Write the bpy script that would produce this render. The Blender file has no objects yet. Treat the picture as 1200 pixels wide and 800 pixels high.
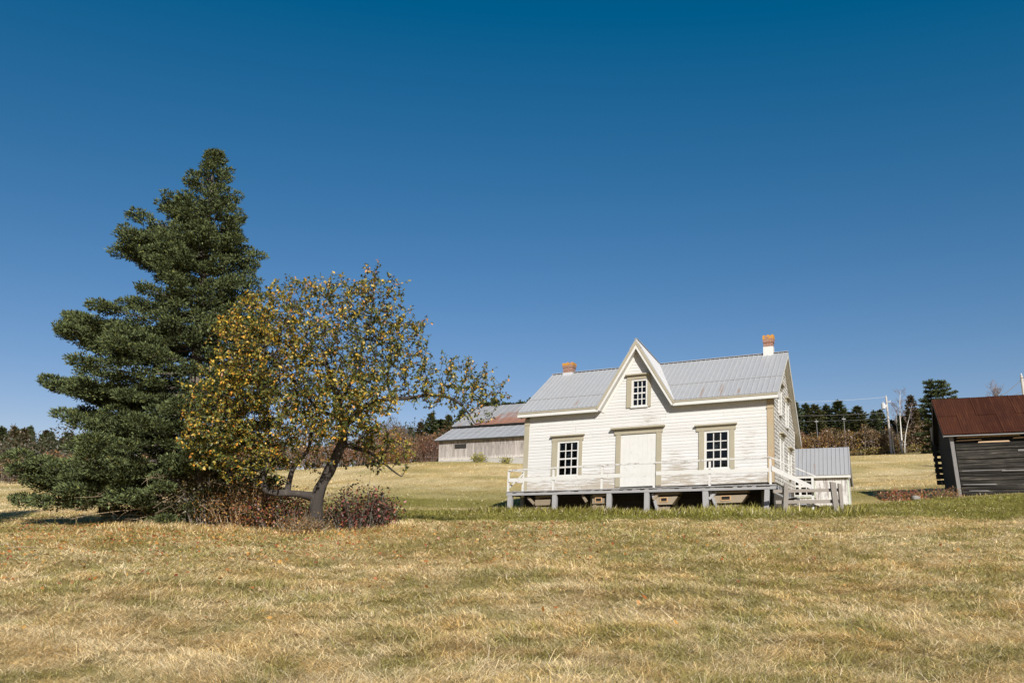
import bpy, math, random
import numpy as np
from mathutils import Vector, Matrix

random.seed(7)
rng = np.random.default_rng(11)
SC = bpy.context.scene
COL = SC.collection
PI = math.pi
R = math.radians

# ------------------------------------------------------------------ helpers
def link(o, parent=None):
    COL.objects.link(o)
    if parent is not None:
        o.parent = parent
    return o

def tag(o, label=None, cat=None, group=None, kind=None):
    if label: o['label'] = label
    if cat: o['category'] = cat
    if group: o['group'] = group
    if kind: o['kind'] = kind
    return o

def thing(name, label, cat, loc=(0, 0, 0), rz=0.0, group=None):
    o = bpy.data.objects.new(name, None)
    o.empty_display_size = .3
    link(o)
    o.location = loc
    o.rotation_euler = (0, 0, rz)
    return tag(o, label, cat, group)

def np_mesh(name, V, faces, mat, parent=None, col=None, smooth=False):
    """faces: list of (n, k) int arrays."""
    me = bpy.data.meshes.new(name)
    V = np.asarray(V, np.float32)
    me.vertices.add(len(V))
    me.vertices.foreach_set('co', V.ravel())
    faces = [np.asarray(f, np.int32) for f in faces if len(f)]
    tot = np.concatenate([np.full(len(f), f.shape[1], np.int32) for f in faces])
    idx = np.concatenate([f.ravel() for f in faces])
    me.loops.add(len(idx))
    me.loops.foreach_set('vertex_index', idx)
    me.polygons.add(len(tot))
    st = np.concatenate([[0], np.cumsum(tot)[:-1]]).astype(np.int32)
    me.polygons.foreach_set('loop_start', st)
    me.polygons.foreach_set('loop_total', tot)
    if smooth:
        me.polygons.foreach_set('use_smooth', np.ones(len(tot), bool))
    me.update(calc_edges=True)
    me.validate()
    if col is not None:
        a = me.color_attributes.new('col', 'FLOAT_COLOR', 'POINT')
        c = np.ones((len(V), 4), np.float32)
        c[:, :3] = col
        a.data.foreach_set('color', c.ravel())
    me.materials.append(mat)
    return link(bpy.data.objects.new(name, me), parent)

class MB:
    """collects shapes, links them as one mesh"""
    def __init__(s):
        s.v = []; s.f = []; s.c = []
    def add(s, vs, fs, c=.5):
        n = len(s.v)
        s.v += [tuple(p) for p in vs]
        s.f += [tuple(i + n for i in f) for f in fs]
        s.c += [c] * len(vs)
        return s
    def box(s, x0, x1, y0, y1, z0, z1, c=.5):
        v = [(x0, y0, z0), (x1, y0, z0), (x1, y1, z0), (x0, y1, z0), (x0, y0, z1), (x1, y0, z1), (x1, y1, z1), (x0, y1, z1)]
        return s.add(v, [(3, 2, 1, 0), (4, 5, 6, 7), (0, 1, 5, 4), (1, 2, 6, 5), (2, 3, 7, 6), (3, 0, 4, 7)], c)
    def prism(s, poly, vec, c=.5):
        """poly: 3D points, pushed along vec"""
        n = len(poly)
        vec = Vector(vec)
        a = [Vector(p) for p in poly]
        nrm = Vector((0, 0, 0))
        for i in range(n):
            nrm += (a[i] - a[0]).cross(a[(i + 1) % n] - a[0])
        if nrm.dot(vec) > 0:
            a.reverse()
        b = [p + vec for p in a]
        f = [tuple(range(n)), tuple(range(2 * n - 1, n - 1, -1))]
        for i in range(n):
            j = (i + 1) % n
            f.append((i, i + n, j + n, j))
        return s.add(a + b, f, c)
    def bar(s, p, q, w, h, up=(0, 0, 1), c=.5):
        """square bar from p to q"""
        p, q, up = Vector(p), Vector(q), Vector(up)
        d = (q - p).normalized()
        x = d.cross(up)
        if x.length < 1e-4: x = d.cross(Vector((1, 0, 0)))
        x.normalize()
        y = x.cross(d)
        x *= w / 2; y *= h / 2
        return s.prism([p - x - y, p + x - y, p + x + y, p - x + y], q - p, c)
    def tube(s, pts, rad, n=8, c=.5, cap=True):
        pts = [Vector(p) for p in pts]
        if not hasattr(rad, '__len__'): rad = [rad] * len(pts)
        base = len(s.v)
        prev = None
        for i, p in enumerate(pts):
            d = (pts[min(i + 1, len(pts) - 1)] - pts[max(i - 1, 0)])
            d = d.normalized() if d.length > 1e-9 else Vector((0, 0, 1))
            if prev is None:
                x = d.orthogonal().normalized()
            else:
                x = (prev - d * prev.dot(d))
                x = x.normalized() if x.length > 1e-6 else d.orthogonal().normalized()
            prev = x
            y = d.cross(x)
            for k in range(n):
                a = 2 * PI * k / n
                s.v.append(tuple(p + (x * math.cos(a) + y * math.sin(a)) * rad[i]))
                s.c.append(c)
        for i in range(len(pts) - 1):
            for k in range(n):
                k2 = (k + 1) % n
                s.f.append((base + i * n + k, base + i * n + k2, base + (i + 1) * n + k2, base + (i + 1) * n + k))
        if cap:
            s.f.append(tuple(base + k for k in reversed(range(n))))
            e = base + (len(pts) - 1) * n
            s.f.append(tuple(e + k for k in range(n)))
        return s
    def build(s, name, mat, parent=None, fn=None, smooth=False):
        me = bpy.data.meshes.new(name)
        v = [fn(*p) for p in s.v] if fn else s.v
        me.from_pydata(v, [], s.f)
        a = me.color_attributes.new('col', 'FLOAT_COLOR', 'POINT')
        buf = np.ones((len(s.v), 4), np.float32)
        cc = np.array([c if hasattr(c, '__len__') else (c, c, c) for c in s.c], np.float32)
        buf[:, :3] = cc
        a.data.foreach_set('color', buf.ravel())
        if smooth:
            for p in me.polygons: p.use_smooth = True
        me.materials.append(mat)
        return link(bpy.data.objects.new(name, me), parent)

# value noise for numpy
_perm = np.random.default_rng(3).random((256, 256)).astype(np.float32)
def vnoise(x, y):
    xi = np.floor(x).astype(int); yi = np.floor(y).astype(int)
    fx = x - xi; fy = y - yi
    fx = fx * fx * (3 - 2 * fx); fy = fy * fy * (3 - 2 * fy)
    g = lambda i, j: _perm[(xi + i) & 255, (yi + j) & 255]
    return (g(0, 0) * (1 - fx) + g(1, 0) * fx) * (1 - fy) + (g(0, 1) * (1 - fx) + g(1, 1) * fx) * fy
def fbm(x, y, o=4):
    t = 0; a = .5; n = 0
    for i in range(o):
        t = t + a * vnoise(x * 2 ** i + 17.3 * i, y * 2 ** i + 5.1 * i); n += a; a *= .55
    return t / n
def sstep(a, b, x):
    t = np.clip((x - a) / (b - a), 0, 1)
    return t * t * (3 - 2 * t)

# ------------------------------------------------------------------ materials
class G:
    def __init__(s, m):
        s.m = m; m.use_nodes = True
        s.t = m.node_tree; s.b = s.t.nodes['Principled BSDF']; s.out = s.t.nodes['Material Output']
        s.b.inputs['Specular IOR Level'].default_value = .25
    def n(s, t, **k):
        x = s.t.nodes.new(t)
        for a, b in k.items(): setattr(x, a, b)
        return x
    def l(s, a, b): s.t.links.new(a, b)
    def obj(s): return s.n('ShaderNodeTexCoord').outputs['Object']
    def mapping(s, sc, vec=None):
        m = s.n('ShaderNodeMapping'); m.inputs['Scale'].default_value = sc
        s.l(vec or s.obj(), m.inputs[0]); return m.outputs[0]
    def noise(s, scale=1, sc=(1, 1, 1), detail=5, rough=.6):
        x = s.n('ShaderNodeTexNoise'); x.inputs['Scale'].default_value = scale
        x.inputs['Detail'].default_value = detail; x.inputs['Roughness'].default_value = rough
        s.l(s.mapping(sc), x.inputs['Vector']); return x.outputs['Fac']
    def ramp(s, f, stops):
        r = s.n('ShaderNodeValToRGB'); e = r.color_ramp.elements
        while len(e) < len(stops): e.new(.5)
        for i, (p, c) in enumerate(stops):
            e[i].position = p
            e[i].color = (c, c, c, 1) if not hasattr(c, '__len__') else (*c, 1)
        s.l(f, r.inputs[0]); return r.outputs[0]
    def mix(s, f, a, b, mode='MIX'):
        m = s.n('ShaderNodeMix', data_type='RGBA', blend_type=mode)
        for i, v in ((0, f), (6, a), (7, b)):
            if hasattr(v, 'is_output'): s.l(v, m.inputs[i])
            elif i == 0: m.inputs[0].default_value = v
            else: m.inputs[i].default_value = (v, v, v, 1) if not hasattr(v, '__len__') else (*v, 1)
        return m.outputs[2]
    def math(s, op, a, b=0.0):
        m = s.n('ShaderNodeMath', operation=op, use_clamp=(op not in ('SUBTRACT', 'MODULO', 'FRACT')))
        for i, v in ((0, a), (1, b)):
            if hasattr(v, 'is_output'): s.l(v, m.inputs[i])
            else: m.inputs[i].default_value = v
        return m.outputs[0]
    def attr(s):
        a = s.n('ShaderNodeAttribute', attribute_name='col'); return a.outputs['Color']
    def sep(s, vec=None):
        x = s.n('ShaderNodeSeparateXYZ'); s.l(vec or s.obj(), x.inputs[0]); return x.outputs
    def color(s, c):
        if hasattr(c, 'is_output'): s.l(c, s.b.inputs['Base Color'])
        else: s.b.inputs['Base Color'].default_value = (*c, 1)
    def bump(s, h, d=.02, st=.6):
        b = s.n('ShaderNodeBump'); b.inputs['Distance'].default_value = d; b.inputs['Strength'].default_value = st
        s.l(h, b.inputs['Height']); s.l(b.outputs[0], s.b.inputs['Normal'])
    def rough(s, r): s.b.inputs['Roughness'].default_value = r

def mat(name, fn):
    m = bpy.data.materials.new(name); g = G(m); fn(g); return m

def m_siding(g):
    o = g.sep()
    grain = g.noise(1, (2.2, 9, 38), 6, .65)
    patch = g.noise(.8, (.55, 1, 1.1), 3)
    low = g.n('ShaderNodeMapRange'); low.inputs[1].default_value = 1.75; low.inputs[2].default_value = .85
    low.inputs[3].default_value = 0; low.inputs[4].default_value = .17
    g.l(o[2], low.inputs[0])
    thr = g.math('ADD', g.math('MULTIPLY', patch, .30), low.outputs[0])
    acc = thr
    for (bu, bz, br, ba) in ((-4.45, 3.45, .75, .10), (-5.3, 3.5, .5, .08), (-3.45, 2.0, .6, .10), (-3.2, 1.45, .7, .12), (-.85, 2.05, .55, .11), (-6.2, 1.5, .6, .06), (-.6, 2.6, .5, .06), (-8.9, 1.5, .6, .06)):
        cb = g.n('ShaderNodeCombineXYZ'); g.l(o[0], cb.inputs[0]); g.l(o[2], cb.inputs[2])
        d_ = g.n('ShaderNodeVectorMath', operation='DISTANCE'); g.l(cb.outputs[0], d_.inputs[0]); d_.inputs[1].default_value = (bu, 0, bz)
        m_ = g.n('ShaderNodeMapRange'); g.l(d_.outputs['Value'], m_.inputs[0]); m_.inputs[1].default_value = br; m_.inputs[2].default_value = 0; m_.inputs[3].default_value = 0; m_.inputs[4].default_value = ba
        acc = g.math('ADD', acc, m_.outputs[0])
    v = g.math('ADD', g.math('MULTIPLY', grain, .75), acc)
    mask = g.ramp(v, [(.615, 0), (.69, 1)])
    fine = g.ramp(g.noise(5, (.6, 4, 26), 6, .7), [(.66, 0), (.76, .8)])
    white = g.mix(g.noise(2, (0.756, 1.08, 2.59), 5), (0.492, 0.485, 0.456), (0.579, 0.571, 0.554))
    white = g.mix(.5, white, g.mix(g.attr(), (0.448, 0.442, 0.413), (0.6, 0.597, 0.579)))
    wood = g.mix(g.noise(9, (1, 1, 14), 4), (.22, .19, .15), (.5, .45, .37))
    c = g.mix(g.math('MAXIMUM', mask, g.math('MULTIPLY', fine, .55)), white, wood)
    g.color(c); g.rough(.6)
    g.bump(g.math('SUBTRACT', 1.0, mask), .006, .5)
def m_white(g):
    wear = g.ramp(g.noise(6, (1, 1, 1), 6, .75), [(.58, 0), (.70, 1)])
    c = g.mix(g.noise(2.5, (1, 1, 1), 4), (0.504, 0.497, 0.461), (0.59, 0.583, 0.554))
    g.color(g.mix(g.math('MULTIPLY', wear, .6), c, (0.288, 0.259, 0.216))); g.rough(.55)
def m_rail(g):
    wear = g.ramp(g.noise(3.4, (1.6, 3, 3), 6, .8), [(.52, 0), (.62, 1)])
    g.color(g.mix(wear, (0.547, 0.54, 0.511), (0.194, 0.166, 0.137))); g.rough(.6)
def m_shingle(g):
    c = g.mix(g.attr(), (0.34, 0.326, 0.292), (0.544, 0.53, 0.496))
    st = g.ramp(g.noise(7, (1, 1, .5), 5, .7), [(.5, 0), (.75, .7)])
    g.color(g.mix(st, c, (0.252, 0.231, 0.196))); g.rough(.7)
    g.bump(g.noise(30, (1, 1, .25), 3), .006, .4)
def m_trim(g):
    n = g.noise(2, (2, 2, .8), 5)
    c = g.mix(n, (.27, .25, .175), (.37, .335, .25))
    w = g.ramp(g.noise(9, (3, 3, .8), 5, .75), [(.52, 0), (.70, 1)])
    g.color(g.mix(g.math('MULTIPLY', w, .8), c, (.33, .24, .15))); g.rough(.65)
    g.bump(g.noise(20, (3, 3, .4), 4), .004, .4)
def m_trim_tan(g):
    n = g.noise(1.4, (2, 2, .6), 5)
    c = g.mix(g.ramp(n, [(.38, 0), (.6, 1)]), (0.395, 0.281, 0.167), (0.334, 0.289, 0.19))
    w = g.ramp(g.noise(9, (5, 5, .5), 5, .75), [(.52, 0), (.70, 1)])
    g.color(g.mix(g.math('MULTIPLY', w, .7), c, (0.255, 0.18, 0.112))); g.rough(.65)
    g.bump(g.noise(20, (2.25, 2.25, 0.3), 4), .004, .4)
def metal_roof(rust_lo, rust_hi, base=(.355, .36, .363), dark=(.295, .30, .302), sc=(2.6, .35, .35), streaks=()):
    def f(g):
        c = g.mix(g.noise(.9, (3.2, .5, .5), 4), dark, base)
        c = g.mix(.35, c, g.mix(g.attr(), (.30, .303, .306), (.39, .393, .395)))
        rm = g.ramp(g.noise(.75, sc, 6, .62), [(rust_lo, 0), (rust_hi, 1)])
        dirt = g.ramp(g.noise(4, (3, .5, .5), 4), [(.45, 0), (.8, .45)])
        c = g.mix(dirt, c, (.25, .25, .25))
        o = g.sep()
        for (bu, bz, wx, wz) in streaks:
            cb = g.n('ShaderNodeCombineXYZ'); g.l(o[0], cb.inputs[0]); g.l(o[2], cb.inputs[2])
            mp = g.n('ShaderNodeMapping'); g.l(cb.outputs[0], mp.inputs[0])
            mp.inputs['Location'].default_value = (-bu / wx, 0, -bz / wz); mp.inputs['Scale'].default_value = (1 / wx, 1, 1 / wz)
            ln = g.n('ShaderNodeVectorMath', operation='LENGTH'); g.l(mp.outputs[0], ln.inputs[0])
            sm = g.n('ShaderNodeMapRange'); g.l(ln.outputs['Value'], sm.inputs[0]); sm.inputs[1].default_value = 1.2; sm.inputs[2].default_value = .2
            rm = g.math('MAXIMUM', rm, g.math('MULTIPLY', sm.outputs[0], g.ramp(g.noise(3, (3, 1, 1), 4), [(.3, .35), (.6, .85)])))
        c = g.mix(rm, c, g.mix(g.noise(6, (2, .5, .5), 4), (0.231, 0.126, 0.07), (0.294, 0.196, 0.133)))
        g.color(c); g.rough(.5); g.b.inputs['Metallic'].default_value = .06
        g.bump(g.noise(1.6, (4, 1, 1), 3), .012, .35)
    return f
def m_barn_metal(g):
    o = g.sep()
    c = g.mix(g.noise(.8, (4, .6, .6), 4), (.26, .258, .255), (.38, .375, .37))
    st = g.noise(.55, (1.6, .35, .35), 7, .7)
    mr = g.n('ShaderNodeMapRange'); g.l(o[0], mr.inputs[0])
    mr.inputs[1].default_value = 1.2; mr.inputs[2].default_value = 5.2; mr.inputs[3].default_value = -.12; mr.inputs[4].default_value = .17
    mz = g.n('ShaderNodeMapRange'); g.l(o[2], mz.inputs[0])
    mz.inputs[1].default_value = 5.5; mz.inputs[2].default_value = 3.9; mz.inputs[3].default_value = -.16; mz.inputs[4].default_value = .06
    v = g.math('ADD', g.math('ADD', st, mr.outputs[0]), mz.outputs[0])
    rm = g.ramp(v, [(.46, 0), (.60, .9)])
    c = g.mix(rm, c, g.mix(g.noise(3, (3, .6, .6), 4), (0.255, 0.102, 0.051), (0.357, 0.178, 0.111)))
    g.color(c); g.rough(.5); g.b.inputs['Metallic'].default_value = .2
def m_rust(g):
    n = g.noise(1.2, (1, 1, 1), 6, .7)
    c = g.mix(n, (0.0248, 0.00744, 0.00434), (0.0608, 0.0174, 0.00744))
    c = g.mix(.45, c, g.mix(g.attr(), (0.0186, 0.0062, 0.00434), (0.093, 0.036, 0.0186)))
    s2 = g.ramp(g.noise(1.4, (6, .5, .5), 6, .7), [(.50, 0), (.74, .65)])
    c = g.mix(s2, c, (0.0975, 0.039, 0.0182))
    dk = g.ramp(g.noise(.9, (1.2, .8, .8), 5, .7), [(.48, 0), (.68, .7)])
    c = g.mix(dk, c, (.030, .011, .008))
    g.color(c); g.rough(.8); g.b.inputs['Specular IOR Level'].default_value = .1
    g.bump(g.noise(3, (1, 1, 1), 4), .02, .4)
def wood(a, b, dk, sc, amt=.55, bz=.006):
    """weathered wood: a/b tones, dark cracks, stretched by sc; board tone from col"""
    def f(g):
        c = g.mix(g.noise(3, sc, 6, .7), a, b)
        c = g.mix(amt, c, g.mix(g.attr(), dk, b))
        cr = g.ramp(g.noise(7, sc, 6, .75), [(.54, 0), (.72, .85)])
        g.color(g.mix(cr, c, dk)); g.rough(.8)
        g.bump(g.noise(8, sc, 5, .7), bz, .6)
    return f
def m_plank(g):
    a = g.attr()
    st = g.noise(1, (.55, 3, 13), 6, .72)
    c = g.ramp(st, [(.36, (.010, .009, .007)), (.50, (.030, .027, .022)), (.60, (.085, .077, .064)), (.70, (.18, .165, .14))])
    c = g.mix(1.0, c, g.mix(a, (.35, .35, .34), (1.5, 1.48, 1.45)), 'MULTIPLY')
    dk = g.ramp(g.noise(1, (1.1, 3, 2.2), 5, .7), [(.46, 0), (.66, .75)])
    g.color(g.mix(dk, c, (.012, .011, .010))); g.rough(.85)
    g.bump(st, .02, .7)
def m_barnwall(g):
    o = g.sep()
    c = g.mix(g.noise(2.2, (3.2, 3.2, .35), 6, .7), (.20, .178, .160), (.46, .42, .385))
    c = g.mix(.5, c, g.mix(g.attr(), (.22, .197, .178), (.48, .44, .405)))
    dk = g.ramp(g.noise(2.6, (4, 4, .5), 6, .75), [(.45, 0), (.58, .95)])
    mz = g.n('ShaderNodeMapRange'); g.l(o[2], mz.inputs[0])
    mz.inputs[1].default_value = .8; mz.inputs[2].default_value = 2.1; mz.inputs[3].default_value = .2; mz.inputs[4].default_value = 1
    c = g.mix(g.math('MULTIPLY', dk, mz.outputs[0]), c, (.115, .098, .088))
    ww = g.n('ShaderNodeMapRange'); g.l(o[2], ww.inputs[0])
    ww.inputs[1].default_value = 1.0; ww.inputs[2].default_value = .3; ww.inputs[3].default_value = -.1; ww.inputs[4].default_value = .32
    wm = g.ramp(g.math('ADD', ww.outputs[0], g.math('MULTIPLY', g.noise(2.5, (3, 3, .6), 5, .7), .6)), [(.42, 0), (.56, .8)])
    g.color(g.mix(wm, c, (.52, .485, .44))); g.rough(.85)
def m_peel(g):
    o = g.noise(1.5, (4, 4, .9), 6, .75)
    c = g.mix(g.noise(2, (1, 1, 1), 4), (0.49, 0.483, 0.448), (0.588, 0.581, 0.553))
    w = g.ramp(o, [(.49, 0), (.56, 1)])
    g.color(g.mix(w, c, g.mix(g.noise(9, (5, 5, .5), 4), (0.225, 0.203, 0.188), (0.375, 0.345, 0.323)))); g.rough(.65)
def m_brick(g):
    br = g.n('ShaderNodeTexBrick')
    br.inputs['Scale'].default_value = 1
    br.inputs['Brick Width'].default_value = .21; br.inputs['Row Height'].default_value = .075
    br.inputs['Mortar Size'].default_value = .011
    br.inputs['Color1'].default_value = (.22, .085, .05, 1); br.inputs['Color2'].default_value = (.30, .14, .09, 1)
    br.inputs['Mortar'].default_value = (.26, .23, .20, 1)
    o = g.sep()
    cb = g.n('ShaderNodeCombineXYZ')
    g.l(g.math('ADD', o[0], 20.0), cb.inputs[0])
    ad = g.n('ShaderNodeMath', operation='ADD'); g.l(o[0], ad.inputs[0]); g.l(o[1], ad.inputs[1])
    g.l(ad.outputs[0], cb.inputs[0]); g.l(o[2], cb.inputs[1])
    g.l(cb.outputs[0], br.inputs['Vector'])
    a = g.attr()
    s = g.n('ShaderNodeSeparateColor'); g.l(a, s.inputs[0])
    lich = g.math('ADD', g.math('MULTIPLY', g.noise(5, (1, 1, 1), 5, .7), .8), g.math('MULTIPLY', s.outputs[0], .38))
    m = g.ramp(lich, [(.66, 0), (.74, 1)])
    soot = g.ramp(g.noise(7, (1, 1, 1), 4), [(.55, 0), (.75, .5)])
    c = g.mix(soot, br.outputs['Color'], (.22, .19, .16))
    g.color(g.mix(m, c, (.46, .22, .03))); g.rough(.85)
    g.bump(br.outputs['Fac'], -.006, .5)
def flat(c, r=.7, sp=.2):
    def f(g):
        n = g.noise(5, (1, 1, 1), 4)
        g.color(g.mix(n, tuple(x * .82 for x in c), tuple(min(1, x * 1.15) for x in c))); g.rough(r)
        g.b.inputs['Specular IOR Level'].default_value = sp
    return f
def m_glass(g):
    t = g.n('ShaderNodeBsdfTransparent'); t.inputs[0].default_value = (.55, .6, .62, 1)
    gl = g.n('ShaderNodeBsdfGlossy'); gl.inputs['Roughness'].default_value = .03
    f = g.n('ShaderNodeFresnel'); f.inputs[0].default_value = 1.5
    b = g.n('ShaderNodeBump'); b.inputs['Distance'].default_value = .01; b.inputs['Strength'].default_value = .12
    g.l(g.noise(4, (1, 1, 1), 2), b.inputs['Height'])
    g.l(b.outputs[0], gl.inputs['Normal']); g.l(b.outputs[0], f.inputs['Normal'])
    m = g.n('ShaderNodeMixShader')
    g.l(f.outputs[0], m.inputs[0]); g.l(t.outputs[0], m.inputs[1]); g.l(gl.outputs[0], m.inputs[2])
    g.l(m.outputs[0], g.out.inputs['Surface'])
def m_leafy(trans):
    def f(g):
        c = g.attr()
        if trans:
            d = g.n('ShaderNodeBsdfDiffuse'); t = g.n('ShaderNodeBsdfTranslucent')
            g.l(c, d.inputs[0]); g.l(c, t.inputs[0])
            gl = g.n('ShaderNodeBsdfGlossy'); gl.inputs['Roughness'].default_value = .45
            m = g.n('ShaderNodeMixShader'); m.inputs[0].default_value = trans
            g.l(d.outputs[0], m.inputs[1]); g.l(t.outputs[0], m.inputs[2])
            m2 = g.n('ShaderNodeMixShader'); m2.inputs[0].default_value = .035
            g.l(m.outputs[0], m2.inputs[1]); g.l(gl.outputs[0], m2.inputs[2])
            g.l(m2.outputs[0], g.out.inputs['Surface'])
        else:
            g.color(c); g.rough(.75); g.b.inputs['Specular IOR Level'].default_value = .12
    return f
def m_ground(g):
    n = g.noise(9, (1, 1, 1), 8, .75)
    n2 = g.noise(40, (1, .6, 1), 5, .8)
    c = g.mix(g.ramp(n, [(.3, 0), (.7, 1)]), g.mix(1.0, g.attr(), (.72, .70, .64), 'MULTIPLY'), g.mix(1.0, g.attr(), (1.2, 1.2, 1.15), 'MULTIPLY'))
    c = g.mix(g.ramp(n2, [(.4, 0), (.65, .45)]), c, (.14, .11, .055))
    g.color(c); g.rough(.9); g.b.inputs['Specular IOR Level'].default_value = .05
    g.bump(g.math('ADD', g.math('MULTIPLY', n, .6), g.math('MULTIPLY', n2, .5)), .12, .9)
def m_bark(a, b):
    def f(g):
        c = g.mix(g.noise(6, (1, 1, .3), 6, .7), a, b)
        li = g.ramp(g.noise(4, (1, 1, .6), 5, .7), [(.55, 0), (.68, .7)])
        g.color(g.mix(li, c, tuple(min(.5, x * 1.35) for x in b))); g.rough(.9)
        g.bump(g.noise(22, (1, 1, .25), 5, .7), .02, .8)
    return f
def m_birch(g):
    c = g.mix(g.ramp(g.noise(3, (.6, .6, 5), 4), [(.56, 0), (.66, 1)]), (0.528, 0.504, 0.456), (0.072, 0.064, 0.056))
    g.color(c); g.rough(.7)

M = dict(
    siding=mat('painted_clapboard', m_siding), white=mat('white_paint', m_white), rail=mat('worn_white_rail', m_rail),
    shingle=mat('painted_shingles', m_shingle), trim=mat('olive_trim', m_trim), tan=mat('tan_trim', m_trim_tan),
    roof=mat('ribbed_metal', metal_roof(.68, .75, streaks=((-2.35, 4.28, .045, .34), (-1.62, 4.30, .04, .42), (-1.70, 4.45, .05, .22), (-1.0, 4.22, .05, .2), (-7.2, 4.2, .05, .25)))), shedroof=mat('shed_metal', metal_roof(.66, .73, (.30, .303, .306), (.24, .243, .246))),
    barnroof=mat('old_barn_metal', m_barn_metal), barnroof2=mat('leanto_metal', metal_roof(.8, .9, (.31, .315, .32), (.25, .255, .26))),
    rust=mat('rusty_sheet', m_rust),
    grey=mat('grey_timber', wood((0.245, 0.241, 0.241), (0.374, 0.371, 0.371), (0.158, 0.151, 0.144), (1, 6, 6), .4)),
    greyv=mat('grey_post_timber', wood((0.252, 0.248, 0.245), (0.374, 0.371, 0.367), (0.158, 0.151, 0.144), (6, 6, .7), .4)),
    fence=mat('fence_timber', wood((0.187, 0.164, 0.14), (0.312, 0.281, 0.242), (0.0936, 0.078, 0.0663), (2, 6, 6), .4)),
    fencev=mat('fence_post_timber', wood((0.179, 0.164, 0.144), (0.296, 0.269, 0.234), (0.0936, 0.078, 0.0663), (6, 6, .7), .4)),
    darkw=mat('black_weathered_plank', m_plank),
    darkv=mat('shade_black_weathered_board', wood((.014, .013, .012), (.04, .037, .033), (.02, .018, .016), (6, 3, .5), .5)),  # weathered tone darkened further to hold the shade of the barn's end wall
    greybd=mat('silvered_board', wood((0.15, 0.143, 0.135), (0.255, 0.247, 0.236), (0.075, 0.0675, 0.0638), (7, 7, .5), .4)),
    rawwood=mat('bare_broken_wood', wood((.42, .28, .16), (.58, .42, .27), (.22, .14, .08), (1, 5, 5), .4)),
    crib=mat('pale_timber', wood((0.195, 0.15, 0.0975), (0.345, 0.285, 0.203), (0.075, 0.0562, 0.0338), (1.5, 5, 9), .55)),
    cribend=mat('fresh_plank', wood((.46, .27, .13), (.60, .40, .22), (.3, .17, .08), (1, 4, 4), .4)),
    under=mat('shade_dark_sill_timber', wood((.05, .045, .038), (.10, .09, .075), (.03, .025, .02), (1, 4, 4), .4)),  # wood tone set darker to carry the shade beneath the porch
    barnwall=mat('silver_vertical_board', m_barnwall), peel=mat('peeling_white', m_peel),
    brick=mat('brick', m_brick), glass=mat('window_glass', m_glass), inside=mat('unlit_room_dark', flat((.055, .055, .05), .9)),  # inside colour is set dark to stand for unlit rooms
    concrete=mat('pale_footing', flat((0.375, 0.36, 0.33), .9)), stone=mat('field_stone', flat((.22, .205, .18), .9)),
    slotshade=mat('recess_shade', flat((.02, .018, .015), .9)), greytin=mat('grey_can', flat((.45, .46, .47), .5, .4)),  # first tone is recess shade put into the colour of a solid panel
    pole=mat('bleached_pole', wood((0.374, 0.348, 0.315), (0.51, 0.484, 0.442), (0.238, 0.212, 0.187), (6, 6, .5), .3)),
    wire=mat('wire', flat((.16, .16, .16), .6)), wirelt=mat('bright_wire', flat((.5, .5, .5), .5)),
    needles=mat('needles', m_leafy(0)), leaves=mat('leaves', m_leafy(.3)), blades=mat('grass_blades', m_leafy(.22)),
    ground=mat('field_ground', m_ground),
    bark=mat('spruce_bark', m_bark((.075, .06, .048), (.19, .165, .14))), apple=mat('apple_bark', m_bark((.016, .014, .012), (.075, .064, .055))),
    twig=mat('twig_bark', m_bark((.10, .085, .07), (.20, .17, .145))), birch=mat('birch_bark', m_birch),
    greytwig=mat('grey_twig', m_bark((.15, .115, .105), (.26, .21, .19))),
    deadtwig=mat('dead_twig', m_bark((.22, .16, .10), (.36, .28, .19))),
)

# ------------------------------------------------------------------ camera, light, sky
cam = bpy.data.cameras.new('camera')
cam.lens = 30.02; cam.sensor_width = 36; cam.clip_end = 5000; cam.clip_start = .05
co = link(bpy.data.objects.new('camera', cam))
co.location = (0, 0, 0)
co.rotation_euler = (PI / 2 + .2242, 0, 0)
SC.camera = co

AZ, EL = R(13), R(31)
S = Vector((math.sin(AZ) * math.cos(EL), -math.cos(AZ) * math.cos(EL), math.sin(EL)))
sun = bpy.data.lights.new('sun', 'SUN'); sun.energy = 5.0; sun.angle = R(.53); sun.color = (1, .958, .897)
so = link(bpy.data.objects.new('sun', sun)); so.rotation_euler = S.to_track_quat('Z', 'Y').to_euler()
so.location = (20, -40, 40)
w = bpy.data.worlds.new('World'); SC.world = w; w.use_nodes = True
nt = w.node_tree
sky = nt.nodes.new('ShaderNodeTexSky'); sky.sky_type = 'NISHITA'; sky.sun_disc = False
sky.sun_elevation = EL; sky.sun_rotation = math.atan2(S.x, S.y)
sky.altitude = 200; sky.air_density = 1.0; sky.dust_density = .35; sky.ozone_density = 2.2
hs = nt.nodes.new('ShaderNodeHueSaturation'); hs.inputs['Saturation'].default_value = 1.25
nt.links.new(sky.outputs[0], hs.inputs['Color'])
va = nt.nodes.new('ShaderNodeVectorMath'); va.operation = 'SUBTRACT'; va.inputs[1].default_value = (.44, 0, 0)
vm = nt.nodes.new('ShaderNodeVectorMath'); vm.operation = 'MULTIPLY'; vm.inputs[1].default_value = (1.22, .87, .92)
vx = nt.nodes.new('ShaderNodeVectorMath'); vx.operation = 'MAXIMUM'; vx.inputs[1].default_value = (0, 0, 0)
nt.links.new(hs.outputs[0], va.inputs[0]); nt.links.new(va.outputs[0], vm.inputs[0]); nt.links.new(vm.outputs[0], vx.inputs[0])
nt.links.new(vx.outputs[0], nt.nodes['Background'].inputs[0])
nt.nodes['Background'].inputs[1].default_value = .068
SC.view_settings.view_transform = 'Standard'
SC.view_settings.look = 'None'
SC.view_settings.exposure = .42
SC.view_settings.gamma = 1
SC.render.engine = 'CYCLES'
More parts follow.
